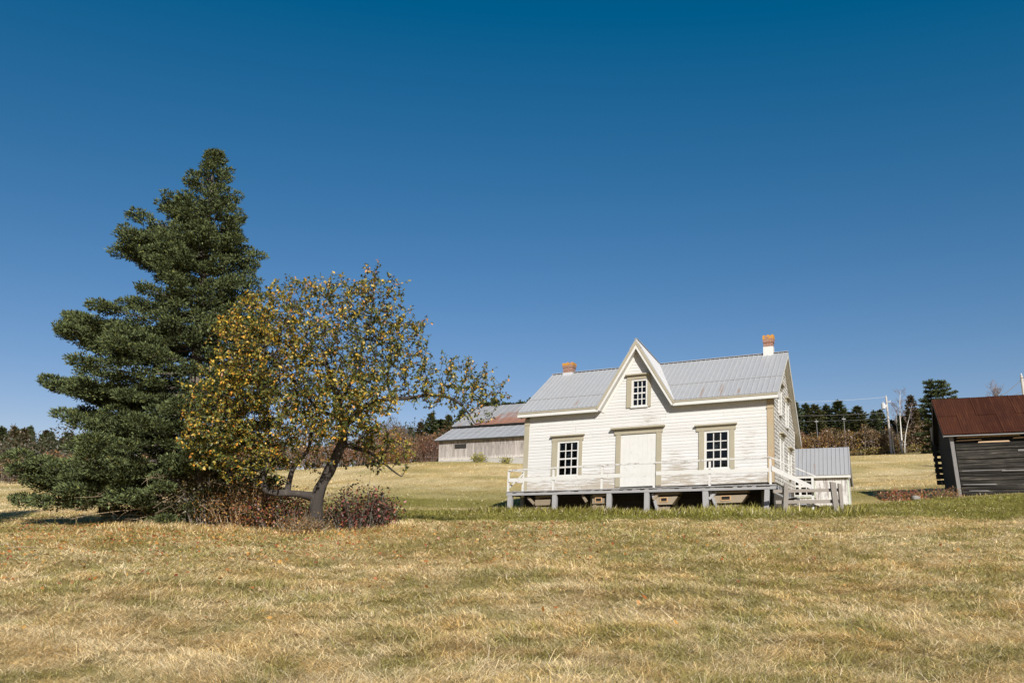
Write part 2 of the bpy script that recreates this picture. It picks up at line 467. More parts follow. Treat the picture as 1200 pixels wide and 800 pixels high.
SC.cycles.max_bounces = 6; SC.cycles.diffuse_bounces = 3; SC.cycles.transparent_max_bounces = 8
SC.cycles.use_denoising = True

# ------------------------------------------------------------------ terrain
CP = np.array([
    (-25, -8, -2.3), (0, -8, -2.3), (25, -8, -2.3), (-12, 0, -1.65), (0, 0, -1.65), (12, 0, -1.65),
    (-8, 7, -1.09), (0, 7, -1.09), (8, 7, -1.09), (-12, 14, -.50), (0, 14, -.49), (12, 14, -.48),
    (-16, 20, -.02), (-8, 20, .0), (0, 20, .01), (8, 20, .02), (16, 20, .1),
    (-5, 21.6, .13), (-9.1, 24.2, .33), (-17.5, 24, .3), (-18, 30, .70), (-12, 30, .74), (-3, 25, .38), (5, 24.5, .36), (14, 25, .45), (24, 27, .75),
    (0.2, 34, .93), (4.5, 31.2, .84), (9, 28.5, .76), (3, 28, .63), (9.5, 33, .98), (5, 37, 1.05),
    (10.3, 28.8, .80), (14.9, 38, 1.1), (12, 38.5, 1.08), (15.4, 33.5, 1.38), (18.6, 36, 1.6), (23, 34, 1.75), (30, 37, 2.2), (22, 41, 2.2), (17, 43, 2.0),
    (-4, 40, 1.46), (-6, 60, 3.95), (-25, 45, 1.7), (-25, 62, 3.2), (-7, 82, 6.92), (1, 82, 6.94), (8, 84, 7.1), (28.4, 70, 4.75), (20, 56, 3.2), (40, 60, 4.7),
    (-54.5, 92, 5.33), (-31.9, 92, 6.45), (-12.1, 92, 7.45), (-75, 92, 4.9), (47.5, 118, 10.78), (54, 118, 11.2), (30, 118, 10.6), (75, 110, 10.8), (10, 118, 10.4),
    (-10, 120, 9.6), (-60, 130, 8.0), (-110, 130, 7.5), (0, 170, 13), (60, 170, 14), (120, 150, 13), (-130, 220, 16), (0, 230, 16), (130, 230, 16),
], float)
def _k(r2): return .5 * r2 * np.log(r2 + 1e-9)
_d2 = ((CP[:, None, :2] - CP[None, :, :2]) ** 2).sum(-1)
_n = len(CP)
_A = np.zeros((_n + 3, _n + 3)); _A[:_n, :_n] = _k(_d2) + np.eye(_n) * 1.5
_A[:_n, _n] = 1; _A[:_n, _n + 1:] = CP[:, :2]; _A[_n:, :_n] = _A[:_n, _n:].T
_W = np.linalg.solve(_A, np.concatenate([CP[:, 2], np.zeros(3)]))
def gz(x, y):
    x = np.atleast_1d(np.asarray(x, float)); y = np.atleast_1d(np.asarray(y, float))
    cx = np.clip(x, -180, 180); cy = np.clip(y, -25, 290)
    out = np.full(len(x), _W[_n])
    out += _W[_n + 1] * cx + _W[_n + 2] * cy
    for i in range(_n):
        out += _W[i] * _k((cx - CP[i, 0]) ** 2 + (cy - CP[i, 1]) ** 2)
    far = sstep(200, 290, np.maximum(np.abs(x) * 1.3, y))
    out = out * (1 - far) + 15.0 * far
    near = 1 - sstep(40, 110, y)
    out += (fbm(x * .45 + 9, y * .45, 3) - .5) * (.10 + .08 * near) + (fbm(x * 1.7, y * 1.7 + 31, 2) - .5) * .09 * near
    return out
def gh(x, y): return float(gz(x, y)[0])

def green(x, y):
    """share of fresh green in the turf"""
    n = fbm(x * .35 + 3, y * .35 + 8, 4); n2 = fbm(x * 2.1, y * 3.4 + 40, 4)
    edge = 24.6 + (n - .5) * 3.2 + .05 * np.maximum(x - 8, 0)
    a = sstep(0, 1.0, y - edge) * (1 - sstep(29, 35, y - .35 * np.maximum(x - 9, 0))) * sstep(-8, -4, x)
    b = sstep(24, 27, y) * (1 - sstep(40, 60, y)) * sstep(-12, -7, x) * (1 - sstep(4, 9, x))
    streak = np.exp(-((y - 35.5 - .5 * (x + 2)) / 1.8) ** 2) * sstep(-8, -5, x) * (1 - sstep(-1, 2, x))
    b = b * (1 - .9 * streak)
    c = np.exp(-((y - 80) / 2.2) ** 2) * sstep(-16, -9, x) * (1 - sstep(10, 14, x))
    d = np.exp(-(((x - 17) / 4.5) ** 2 + ((y - 43) / 5) ** 2)) * .7
    big = np.clip((a * .95 + b * .95 + c * .7 + d), 0, 1) * (.72 + .62 * n)
    n3 = fbm(x * 5.5 + 21, y * 7.5 + 3, 3)
    fore = sstep(.45, .60, .22 * n + .42 * n2 + .36 * n3) * .68
    hill = sstep(.50, .64, .6 * fbm(x * .10 + 50, y * .28, 4) + .4 * fbm(x * .5 + 8, y * .8 + 3, 3)) * .5
    return np.clip(np.maximum(big, np.where(y < 30, fore, hill)), 0, 1)

def turf(x, y, jit=0.0, r=rng):
    g = green(x, y)
    far_ = sstep(30, 48, y)
    s = fbm(x * 1.7 + 70, y * 3.2 + 20, 4) * (1 - far_) + (.62 * fbm(x * .16 + 33, y * .5 + 4, 4) + .38 * fbm(x * .7 + 5, y * 1.3 + 9, 3)) * far_
    s2 = fbm(x * .23 + 11, y * .4 + 2, 3)
    straw = np.array((.84, .61, .26)); pale = np.array((.95, .77, .45)); brown = np.array((.52, .35, .15)); grn = np.array((.33, .295, .07))
    t = np.clip(s * 2.6 - .8 + (s2 - .5) * .8, 0, 1)[:, None]
    c = straw * (1 - t) + pale * t
    bm = sstep(.56, .74, fbm(x * 1.3 + 5, y * 2.0 + 61, 4))[:, None] * .5
    c = c * (1 - bm) + brown * bm
    g = g[:, None]
    return c * (1 - g) + grn * g

def axis(lo, hi, fine_lo, fine_hi, step, grow=1.09):
    a = list(np.arange(fine_lo, fine_hi, step)); s = step
    while a[-1] < hi: s *= grow; a.append(a[-1] + s)
    s = step; b = [a[0]]
    while b[-1] > lo: s *= grow; b.append(b[-1] - s)
    return np.array(b[:0:-1] + a)
gx = axis(-1600, 1600, -24, 28, .36); gy = axis(-60, 1800, 4, 46, .34)
XX, YY = np.meshgrid(gx, gy); xf, yf = XX.ravel(), YY.ravel()
nx, ny = len(gx), len(gy)
ii = np.arange(nx * ny).reshape(ny, nx)
q = np.stack([ii[:-1, :-1], ii[:-1, 1:], ii[1:, 1:], ii[1:, :-1]], -1).reshape(-1, 4)
field = np_mesh('ground', np.stack([xf, yf, gz(xf, yf)], 1), [q], M['ground'], col=turf(xf, yf) * .8, smooth=True)
tag(field, kind='structure')

# ------------------------------------------------------------------ farmhouse
HB, HX, HY, HZ = .408, 9.0893, 30.0, 1.8304
BASE = .95
KS, TS = .0528, .0182
HL, DR, DB, HE, HR, HBK, OU, OP = 9.465, 3.367, 8.354, 3.105, 5.25, 2.16, .223, .332
UA, HA, UJ1, UJ2 = -4.937, 5.552, -3.444, -6.428
DW = 7.45
def hm(u, s, z): return (u + KS * z, s, z + TS * u + BASE)
house = thing('farmhouse', 'white clapboard farmhouse with steep centre gable, grey metal roof and two brick chimneys', 'farmhouse', (HX, HY, HZ - BASE), -HB)

def slope_z(s):
    if s <= DR: return HE + (s + OP) * (HR - HE) / (DR + OP)
    return HR - (s - DR) * (HR - HBK) / (DB - DR)

WINS = [(-8.05, -7.17, .56, 1.90), (-2.40, -1.50, .56, 1.93), (-5.15, -4.52, 3.02, 4.06), (-5.53, -4.17, .06, 2.0)]
mb = MB()
rr = random.Random(5)
z = .02; ex = .115
def half(z): return 1.5 * (HA - .12 - z) / (HA - HE)
while z < HA - .2:
    za, zb = z, z + ex + .004
    if za < HE - .17: a0, a1, b0, b1 = -HL + .18, -.17, -HL + .18, -.17
    else:
        ha, hb = half(za) - .02, max(.03, half(zb) - .02)
        a0, a1, b0, b1 = UA - ha, UA + ha, UA - hb, UA + hb
    iv = [(a0, a1, b0, b1)]
    zc = (za + zb) / 2
    for (w0, w1, y0, y1) in WINS:
        if y0 < zc < y1:
            new = []
            for (p0, p1, r0, r1) in iv:
                if p0 < w0 and p1 > w1:
                    new += [(p0, w0, r0, w0), (w1, p1, w1, r1)]
                else: new.append((p0, p1, r0, r1))
            iv = new
    for (p0, p1, r0, r1) in iv:
        # split long courses at butt joints
        cuts = [0.0]
        if p1 - p0 > 2.5:
            for _ in range(int((p1 - p0) / 3.2)): cuts.append(rr.uniform(.1, .9))
        cuts = sorted(cuts) + [1.0]
        for k in range(len(cuts) - 1):
            f0, f1 = cuts[k], cuts[k + 1]
            A0, A1 = p0 + (p1 - p0) * f0 + .002, p0 + (p1 - p0) * f1 - .002
            B0, B1 = r0 + (r1 - r0) * f0 + .002, r0 + (r1 - r0) * f1 - .002
            t = -.014 - rr.random() * .005
            dz = rr.uniform(-.003, .003)
            c = rr.uniform(.2, .9)
            mb.add([(A0, t, za + dz), (A1, t, za + dz), (B1, -.006, zb), (B0, -.006, zb), (A0, 0, za + dz), (A1, 0, za + dz)], [(0, 1, 2, 3), (4, 5, 1, 0)], c)
    z += ex
mb.build('front_wall', M['siding'], house, hm)
# inner shell: sheathing behind the boards with openings, the other walls, floors
mb = MB()
us = sorted({-HL, -.02} | {w[0] for w in WINS} | {w[1] for w in WINS})
def sheath(u0, u1, z0, z1): mb.box(u0, u1, .002, .10, z0, z1)
edges_z = sorted({0.0, HE - .2} | {v for wv in WINS for v in wv[2:] if v < HE - .2})
for i in range(len(us) - 1):
    for j in range(len(edges_z) - 1):
        uc, zc = (us[i] + us[i + 1]) / 2, (edges_z[j] + edges_z[j + 1]) / 2
        if any(w0 < uc < w1 and y0 < zc < y1 for (w0, w1, y0, y1) in WINS): continue
        sheath(us[i], us[i + 1], edges_z[j], edges_z[j + 1])
gt = [(UA - half(HE - .2) + .03, HE - .2), (UA - half(3.02) + .03, 3.02), (UA - half(4.06) + .03, 4.06), (UA, HA - .25), (UA + half(4.06) - .03, 4.06), (UA + half(3.02) - .03, 3.02), (UA + half(HE - .2) - .03, HE - .2)]
L3 = lambda P: [(u, .002, z_) for u, z_ in P]
mb.prism(L3([gt[1], (WINS[2][0], 3.02), (WINS[2][0], 4.06), gt[2]]), (0, .1, 0))
mb.prism(L3([(WINS[2][1], 3.02), gt[5], gt[4], (WINS[2][1], 4.06)]), (0, .1, 0))
mb.prism(L3([gt[2], gt[4], gt[3]]), (0, .1, 0))
mb.prism(L3([gt[0], gt[6], gt[5], gt[1]]), (0, .1, 0))
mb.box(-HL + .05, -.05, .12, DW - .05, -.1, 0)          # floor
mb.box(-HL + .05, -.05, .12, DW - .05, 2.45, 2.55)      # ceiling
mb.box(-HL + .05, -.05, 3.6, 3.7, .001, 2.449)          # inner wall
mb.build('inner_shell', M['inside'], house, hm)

# side and rear walls
def profile(off=.10, s0=0.0, s1=DW):
    return [(s0, 0), (s1, 0), (s1, slope_z(s1) - off), (DR, HR - off), (s0, slope_z(s0) - off)]
mb = MB()
mb.prism([(-.03, s, z_) for s, z_ in profile(.12, .12)], (-.08, 0, 0))
z = .03
while z < HR - .2:
    zb = z + .135
    s0 = .16
    s1 = DW - .08
    # clip to slope
    def clip(zz):
        a = s0 if zz < slope_z(s0) - .16 else (zz + .16 - HE) * (DR + OP) / (HR - HE) - OP
        b = s1 if zz < slope_z(s1) - .16 else DR + (HR - .16 - zz) * (DB - DR) / (HR - HBK)
        return a, b
    a, b = clip(zb - .01)
    if b - a < .15: break
    p = a
    while p < b - .02:
        wd = min(rr.uniform(.10, .19), b - p)
        t = .014 + rr.random() * .016
        dz = rr.uniform(-.016, .01)
        c = rr.random()
        y0, y1 = p + .002, p + wd - .003
        mb.add([(t, y0, z + dz), (t, y1, z + dz), (.004, y1, zb + .01), (.004, y0, zb + .01), (0, y0, z + dz), (0, y1, z + dz), (-.03, y0, zb), (-.03, y1, zb)],
               [(0, 1, 2, 3), (4, 5, 1, 0), (0, 3, 7 - 1, 4), (1, 5, 7, 2)], c)
        p += wd
    z += .135
mb.build('side_wall', M['shingle'], house, hm)
mb = MB()
mb.prism([(-HL + .02, s, z_) for s, z_ in profile(.12, .11)], (.08, 0, 0))
mb.box(-HL + .02, -.03, DW - .1, DW, 0, slope_z(DW) - .13)
mb.build('rear_wall', M['siding'], house, hm)

# corner boards
mb = MB()
mb.box(-.19, .022, -.038, .0, .0, HE - .28)
mb.box(-.21, .034, -.055, .0, HE - .52, HE - .46)
mb.box(-.20, .028, -.046, .0, HE - .28, HE - .2)
mb.box(.0, .022, .001, .19, .0, HE - .25)
mb.build('corner_board', M['tan'], house, hm)
mb = MB()
mb.box(-HL - .01, -HL + .19, -.038, .0, .0, HE - .25)
mb.box(-HL - .02, -HL + .21, -.055, .0, HE - .50, HE - .44)
mb.box(-HL - .01, -HL + .012, .001, .19, .0, HE - .25)
mb.build('corner_board', M['trim'], house, hm)
mb = MB(); mb.box(-.0, .025, DW - .16, DW + .02, 0, slope_z(DW) - .1); mb.build('corner_board', M['white'], house, hm)

# windows
def window(name, w0, w1, z0, z1, cas, head, headz, cols=3, rows=4):
    """opening, casing outer (u0,u1), header (u0,u1), header z"""
    mb = MB()
    mb.box(cas[0], w0, -.05, .0, z0 - .02, headz[0])
    mb.box(w1, cas[1], -.05, .0, z0 - .02, headz[0])
    mb.box(cas[0], w0 - .01, -.056, .0, z0 - .03, z0 + .10)
    mb.box(w1 + .01, cas[1], -.056, .0, z0 - .03, z0 + .10)
    mb.box(head[0] + .05, head[1] - .05, -.058, .0, headz[0], headz[1] - .05)
    mb.prism([(head[0] + .05, -.06, headz[1] - .08), (head[0] + .05, 0, headz[1] - .08), (head[0] + .05, 0, headz[1] - .05), (head[0] + .05, -.12, headz[1] - .05)], (head[1] - head[0] - .1, 0, 0))
    mb.box(head[0], head[1], -.15, .0, headz[1] - .05, headz[1])
    o = mb.build('window', M['trim'], house, hm)
    sm = MB()
    fr = .075
    sm.box(w0, w0 + fr, -.03, .06, z0, z1); sm.box(w1 - fr, w1, -.03, .06, z0, z1)
    sm.box(w0 + fr, w1 - fr, -.03, .06, z1 - fr, z1)
    sm.box(w0 - .02, w1 + .02, -.075, .06, z0 - .05, z0 - .001)
    sm.box(w0 + fr, w1 - fr, -.025, .06, z0, z0 + .05)
    a0, a1, c0, c1 = w0 + fr, w1 - fr, z0 + .05, z1 - fr
    for i in range(1, cols):
        u = a0 + (a1 - a0) * i / cols
        sm.box(u - .016, u + .016, .010, .045, c0, c1)
    for j in range(1, rows):
        zz = c0 + (c1 - c0) * j / rows
        t = .026 if j == rows // 2 else .016
        sm.box(a0, a1, .006 if j == rows // 2 else .0105, .044, zz - t, zz + t)
    sm.build('sash', M['white'], o, hm)
    gp = MB()
    r2 = random.Random(int(w0 * 100))
    for i in range(cols):
        for j in range(rows):
            e = .004
            u0_, u1_ = a0 + (a1 - a0) * i / cols + .004, a0 + (a1 - a0) * (i + 1) / cols - .004
            p0, p1 = c0 + (c1 - c0) * j / rows + .004, c0 + (c1 - c0) * (j + 1) / rows - .004
            t = [.03 + r2.uniform(-e, e) for _ in range(4)]
            gp.add([(u0_, t[0], p0), (u1_, t[1], p0), (u1_, t[2], p1), (u0_, t[0] + t[2] - t[1], p1)], [(0, 1, 2, 3)])
    gp.build('pane', M['glass'], o, hm)
    return o
window('window', -8.05, -7.17, .56, 1.90, (-8.28, -7.05), (-8.34, -6.96), (1.90, 2.13))
window('window', -2.40, -1.50, .56, 1.93, (-2.60, -1.33), (-2.74, -1.23), (1.93, 2.16))
window('window', -5.15, -4.52, 3.02, 4.06, (-5.34, -4.40), (-5.38, -4.39), (4.06, 4.26))
# small white cards standing in for light spots in the middle panes
for (u, zz, wd) in ((-7.63, 1.32, .07), (-1.98, 1.36, .08), (-4.84, 3.42, .06)):
    mb = MB(); mb.box(u - wd, u + wd * .4, .16, .165, zz - .06, zz + .07); o = mb.build('light_spot_card', M['white'], house, hm)

# side windows (casing, olive hood, white sash), on the u = 0 wall
def side_window(s0, s1, z0, z1):
    mb = MB()
    mb.box(0, .05, s0 - .13, s0, z0 - .02, z1); mb.box(0, .05, s1, s1 + .13, z0 - .02, z1)
    mb.box(0, .06, s0 - .13, s1 + .13, z1, z1 + .16); o = mb.build('window', M['white'], house, hm)
    mb = MB(); mb.box(.001, .07, s0 - .17, s1 + .17, z1 + .02, z1 + .159); mb.box(.001, .16, s0 - .22, s1 + .22, z1 + .16, z1 + .21); mb.build('window_hood', M['trim'], o, hm)
    sm = MB()
    sm.box(.0, .085, s0 - .03, s1 + .03, z0 - .07, z0 - .022)
    f = .07
    sm.box(.001, .035, s0, s0 + f, z0, z1); sm.box(.001, .035, s1 - f, s1, z0, z1); sm.box(.001, .035, s0 + f, s1 - f, z1 - f, z1); sm.box(.001, .035, s0 + f, s1 - f, z0, z0 + f)
    for i in (1, 2):
        t = s0 + f + (s1 - s0 - 2 * f) * i / 3; sm.box(.024, .034, t - .015, t + .015, z0 + f, z1 - f)
    for j in (1, 2, 3):
        t = z0 + f + (z1 - z0 - 2 * f) * j / 4; sm.box(.0245, .0335, s0 + f, s1 - f, t - .015, t + .015)
    sm.build('sash', M['white'], o, hm)
    gp = MB(); gp.box(.0215, .0235, s0 + f, s1 - f, z0 + f, z1 - f); gp.build('pane', M['glass'], o, hm)
    bk = MB(); bk.box(.0175, .0195, s0 + f, s1 - f, z0 + f, z1 - f); bk.build('dark_room_sheet', M['inside'], o, hm)  # dark sheet behind the glass stands for the unlit room
side_window(2.0, 2.9, .55, 1.72); side_window(4.85, 5.7, .45, 1.45)
side_window(1.75, 2.45, 2.62, 3.55); side_window(4.1, 4.85, 2.42, 3.35)

# door
mb = MB()
mb.box(-5.71, -5.535, -.05, 0, .06, 2.0); mb.box(-4.165, -3.97, -.05, 0, .06, 2.0)
mb.box(-5.78, -3.93, -.06, 0, 2.0, 2.16)
mb.prism([(-5.83, -.062, 2.16), (-5.83, 0, 2.16), (-5.83, 0, 2.2), (-5.83, -.14, 2.2)], (1.94, 0, 0))
mb.box(-5.90, -3.84, -.19, 0, 2.2, 2.26)
door = mb.build('door', M['trim'], house, hm)
mb = MB()
for i in range(8):
    u0 = -5.53 + i * 1.36 / 8
    mb.box(u0 + .001, u0 + 1.36 / 8 - .001, -.012 - .0012 * (i % 2), .03, .06, 1.995, .4 + .1 * (i % 3))
mb.build('door_panel', M['white'], door, hm)

# roofs
def sheet_roof(name, material, poly, along, down, v_lines, spacing=.19, thick=.03, lap=None):
    """poly: roof outline; ribs cut by the polygon and laid at even steps of the `along` axis running `down` the slope"""
    mb = MB()
    P = [Vector(p) for p in poly]
    along = Vector(along).normalized(); down = Vector(down).normalized()
    nr = along.cross(down).normalized()
    if nr.z < 0: nr = -nr
    mb.prism(P, -nr * thick)
    o = P[0]
    A = [((p - o).dot(along), (p - o).dot(down)) for p in P]
    lo, hi = min(a for a, _ in A), max(a for a, _ in A)
    t = lo + .03
    r3 = random.Random(9)
    while t < hi - .02:
        xs = []
        for i in range(len(A)):
            (a0, d0), (a1, d1) = A[i], A[(i + 1) % len(A)]
            if (a0 - t) * (a1 - t) < 0:
                xs.append(d0 + (d1 - d0) * (t - a0) / (a1 - a0))
        if len(xs) >= 2:
            d0, d1 = min(xs), max(xs)
            p0 = o + along * t + down * d0; p1 = o + along * t + down * d1
            wv = .024
            mb.prism([p0 - along * wv, p0 + along * wv, p0 + along * wv * .4 + nr * .024, p0 - along * wv * .4 + nr * .024], p1 - p0, .5)
        t += spacing
    if lap is not None:
        # upper sheets overlap the lower ones
        for (d0, extra) in lap:
            xs = []
            for i in range(len(A)):
                (a0, q0), (a1, q1) = A[i], A[(i + 1) % len(A)]
                if (q0 - d0) * (q1 - d0) < 0: xs.append(a0 + (a1 - a0) * (d0 - q0) / (q1 - q0))
            if len(xs) >= 2:
                p0 = o + along * min(xs) + down * d0; p1 = o + along * max(xs) + down * d0
                mb.prism([p0 + nr * .002, p0 + nr * .030, p0 - down * .03 + nr * .030, p0 - down * .03 + nr * .002], p1 - p0, .3)
    return mb.build(name, material, house, hm)
J1 = (UJ1, -OP, HE); J2 = (UJ2, -OP, HE); AP = (UA, -OP, HA); RJ = (UA, DR, HR)
dn = (0, -(DR + OP), HE - HR)
sheet_roof('roof', M['roof'], [J1, (OU, -OP, HE), (OU, DR, HR), RJ], (1, 0, 0), dn, None, lap=[(-1.55, 0)])
sheet_roof('roof', M['roof'], [J2, RJ, (-HL - OU, DR, HR), (-HL - OU, -OP, HE)], (1, 0, 0), dn, None, lap=[(-1.2, 0)])
sheet_roof('roof', M['roof'], [(-HL - OU, DR, HR), (OU, DR, HR), (OU, DB, HBK), (-HL - OU, DB, HBK)], (1, 0, 0), (0, DB - DR, HBK - HR), None)
gd = (Vector(RJ) - Vector(AP))
for J in (J1, J2):
    e = Vector(J) - Vector(AP); dd = e - gd * (e.dot(gd) / gd.length_squared)
    sheet_roof('gable_roof', M['roof'], [AP, J, RJ], gd, dd, None, spacing=.22)
mb = MB()
mb.bar((-HL - OU, DR, HR + .012), (UA - .05, DR, HR + .012), .2, .02); mb.bar((UA + .05, DR, HR + .012), (OU, DR, HR + .012), .2, .02)
mb.bar(tuple(Vector(AP) + Vector((0, 0, .012))), tuple(Vector(RJ) + Vector((0, -.12, .02))), .12, .02)
mb.build('ridge_cap', M['roof'], house, hm)

# eaves and rakes
for (a, b) in ((UJ1 - .06, OU), (-HL - OU, UJ2 + .06)):
    mb = MB(); gm = MB()
    mb.box(a, b, -OP + .012, -OP + .04, HE - .205, HE - .055)
    gm.box(a + .003, b - .003, -OP, -OP + .035, HE - .053, HE - .032)
    gm.box(a + .004, b - .004, -OP - .012, -OP + .011, HE - .078, HE - .028)
    mb.box(a, b, -OP + .041, -.008, HE - .19, HE - .165)
    c = OU - .03 if b == OU else -HL - OU
    mb.box(c, c + .03, -OP + .045, .12, HE - .205, HE - .02)
    mb.build('eave_board', M['white'], house, hm)
    gm.build('eave_trim', M['trim'], house, hm)
mb = MB(); gm = MB()
for J, sg in ((J1, 1), (J2, -1)):
    e = (Vector(J) - Vector(AP)).normalized()
    n = Vector((sg * -e.z * sg, 0, e.x * sg)); n = Vector((-e.z * 1, 0, e.x)) if sg > 0 else Vector((e.z, 0, -e.x))
    if n.z < 0: n = -n
    A, B = Vector(AP), Vector(J) + e * .10
    def strip(m, d0, d1, s0, s1, A=A, B=B, n=n):
        sh = Vector((0, s0 - A.y, 0))
        # mitred at the apex: keep x at UA
        def atap(d):
            k = d / abs(n.z)
            return Vector((UA, s0, A.z - k))
        m.prism([atap(d0), B + sh - n * d0, B + sh - n * d1, atap(d1)], (0, s1 - s0, 0))
    strip(gm, .026, .105, -OP - .006, -OP + .03)
    strip(mb, .107, .19, -OP + .008, -OP + .036)
    strip(mb, .16, .185, -OP + .038, -.012)
    strip(mb, .186, .30, -.036, -.010)
mb.build('gable_soffit', M['white'], house, hm)
gm.build('gable_trim', M['trim'], house, hm)
for u0, u1 in ((OU - .03, OU - .004), (-HL - OU + .004, -HL - OU + .03)):
    mb = MB()
    for (p, q_) in (((-OP + .05, slope_z(-OP + .05)), (DR, HR)), ((DR, HR), (DB - .01, slope_z(DB - .01)))):
        mb.prism([(u0, p[0], p[1] - .034), (u0, q_[0], q_[1] - .034), (u0, q_[0], q_[1] - .23), (u0, p[0], p[1] - .23)], (u1 - u0, 0, 0))
    mb.build('rake_board', M['white'], house, hm)
mb = MB()
mb.prism([(.005, -OP + .1, slope_z(-OP + .1) - .2), (.005, DR, HR - .2), (.005, DR, HR - .225), (.005, -OP + .1, slope_z(-OP + .1) - .225)], (OU - .04, 0, 0))
mb.prism([(.005, DR, HR - .2), (.005, DB, HBK - .2), (.005, DB, HBK - .225), (.005, DR, HR - .225)], (OU - .04, 0, 0))
mb.build('rake_soffit', M['white'], house, hm)

# chimneys
def chimney(u0, u1, zb, zt, flash):
    d = (u1 - u0) / 2
    mb = MB()
    c = (u0 + u1) / 2
    prev = zb
    zs = [zb, zb + (zt - zb) * .55, zb + (zt - zb) * .55 + .001, zb + (zt - zb) * .78, zt]
    mb.box(c - d, c + d, DR - d, DR + d, zb - .6, zb + (zt - zb) * .55, .05)
    mb.box(c - d - .022, c + d + .022, DR - d - .022, DR + d + .022, zb + (zt - zb) * .55, zb + (zt - zb) * .74, .45)
    mb.box(c - d - .03, c + d + .03, DR - d - .03, DR + d + .03, zb + (zt - zb) * .74, zb + (zt - zb) * .93, .9)
    for k in range(5):
        a = c - d - .03 + k * (2 * d + .06) / 5
        mb.box(a + .006, a + (2 * d + .06) / 5 - .006, DR - d - .03, DR + d + .03, zb + (zt - zb) * .93, zt + random.uniform(-.04, .03), 1)
    o = mb.build('chimney', M['brick'], house, hm)
    fm = MB()
    e = .012
    fm.box(c - d - e, c + d + e, DR - d - e, DR + d + e, zb - .5, zb + flash)
    fm.build('flashing', M['white' if flash > .15 else 'greytin'], o, hm)
chimney(-9.14, -8.71, 5.2, 5.68, .04)
chimney(-.70, -.34, 5.28, 5.98, .22)

# foundation under the sill
mb = MB()
mb.box(-HL + .02, -.02, .03, .24, -.12, .02)
for k in range(3): mb.box(-HL + .05, -.05, .06 + .02 * k, .22, -.12 - .3 * (k + 1), -.125 - .3 * k, .3)
mb.box(-.24, -.03, .25, DW - .05, -1.0, .0); mb.box(-HL + .03, -HL + .24, .25, DW - .05, -.9, .0); mb.box(-HL + .25, -.25, DW - .25, DW - .05, -1, 0)
mb.build('foundation', M['under'], house, hm)

# porch
PW = 1.345
def dz(u): return -.145 - .0138 * u
porchm = MB()
n = 64
r4 = random.Random(4)
u0, u1 = -9.56, .24
for i in range(n):
    a = u0 + (u1 - u0) * i / n; b = u0 + (u1 - u0) * (i + 1) / n - .008
    e = r4.uniform(-.015, .035)
    porchm.box(a, b, -PW - .03 - e, -.03, dz(a) - .03, dz(a) + r4.uniform(-.004, .006), r4.uniform(.1, .8))
porch = porchm.build('porch', M['grey'], house, hm)
mb = MB()
mb.prism([(u0 + .02, -PW, dz(u0) - .034), (u1 - .02, -PW, dz(u1) - .034), (u1 - .02, -PW, dz(u1) - .155), (u0 + .02, -PW, dz(u0) - .155)], (0, .05, 0))
mb.prism([(u0 + .025, -PW + .06, dz(u0) - .034), (u0 + .025, -.05, dz(u0) - .034), (u0 + .025, -.05, dz(u0) - .155), (u0 + .025, -PW + .06, dz(u0) - .155)], (.05, 0, 0))
mb.prism([(u1 - .07, -PW + .06, dz(u1) - .034), (u1 - .07, -.05, dz(u1) - .034), (u1 - .07, -.05, dz(u1) - .155), (u1 - .07, -PW + .06, dz(u1) - .155)], (.05, 0, 0))
mb.build('porch_beam', M['grey'], porch, hm)
mb = MB()
for i in range(16):
    u = u0 + .35 + i * .6
    mb.box(u - .025, u + .025, -PW + .06, -.05, dz(u) - .15, dz(u) - .036)
mb.build('joist', M['under'], porch, hm)
for (u, b, wd, ln) in ((-9.41, -.85, .18, 0), (-7.62, -.9, .17, 0), (-5.54, -1.0, .17, 0), (-4.16, -.98, .17, 0), (-2.11, -1.12, .19, .02), (-.06, -1.08, .16, -.04)):
    mb = MB()
    mb.prism([(u - wd / 2, -PW + .01, dz(u) - .156), (u + wd / 2, -PW + .01, dz(u) - .156), (u + wd / 2 + ln, -PW + .01, b), (u - wd / 2 + ln, -PW + .01, b)], (0, .15, 0), .55 + .1 * (u > -3))
    mb.build('porch_post', M['greyv'], porch, hm)
for u in (-9.35, -6.5, -3.4, -.3):
    mb = MB(); mb.box(u - .08, u + .08, -.28, -.12, -1.0, dz(u) - .156); mb.build('porch_post', M['greyv'], porch, hm)
# railing
RP = [(-9.52, .80), (-7.71, .80), (-5.84, .80), (-3.92, .80), (-1.97, .79), (.05, .78)]
mb = MB()
for a, b in zip(RP[:-1], RP[1:]):
    mb.prism([(a[0], -PW + .02, a[1] - .045), (b[0], -PW + .02, b[1] - .045 - .005), (b[0], -PW + .02, b[1]), (a[0], -PW + .02, a[1])], (0, .085, 0), .4)
mb.bar((-9.52, -PW + .1, .77), (-9.40, -.06, .80), .05, .045)
mb.bar((.05, -PW + .06, .76), (1.50, -PW + .06, .05), .035, .035)
mb.build('top_rail', M['rail'], porch, hm)
mb = MB()
for a, b, h0, h1 in ((-9.50, -5.62, .47, .46), (-5.60, -4.02, .455, .45), (-3.84, .0, .47, .40)):
    mb.prism([(a, -PW + .025, h0 - .13), (b, -PW + .025, h1 - .13), (b, -PW + .025, h1), (a, -PW + .025, h0)], (0, .025, 0), .6)
mb.bar((-9.52, -PW + .1, .40), (-9.40, -.06, .42), .03, .12)
mb.bar((-9.50, -PW + .1, .12), (-9.40, -.08, .74), .03, .05)
mb.build('middle_rail', M['white'], porch, hm)
for (u, t) in RP:
    mb = MB(); mb.box(u - .035, u + .035, -PW + .051, -PW + .12, dz(u), t - .047); mb.build('railing_post', M['rail' if -2.5 < u < -1 else 'white'], porch, hm)
mb = MB(); mb.box(-9.45, -9.38, -.13, -.06, dz(-9.4), .78); mb.build('railing_post', M['white'], porch, hm)
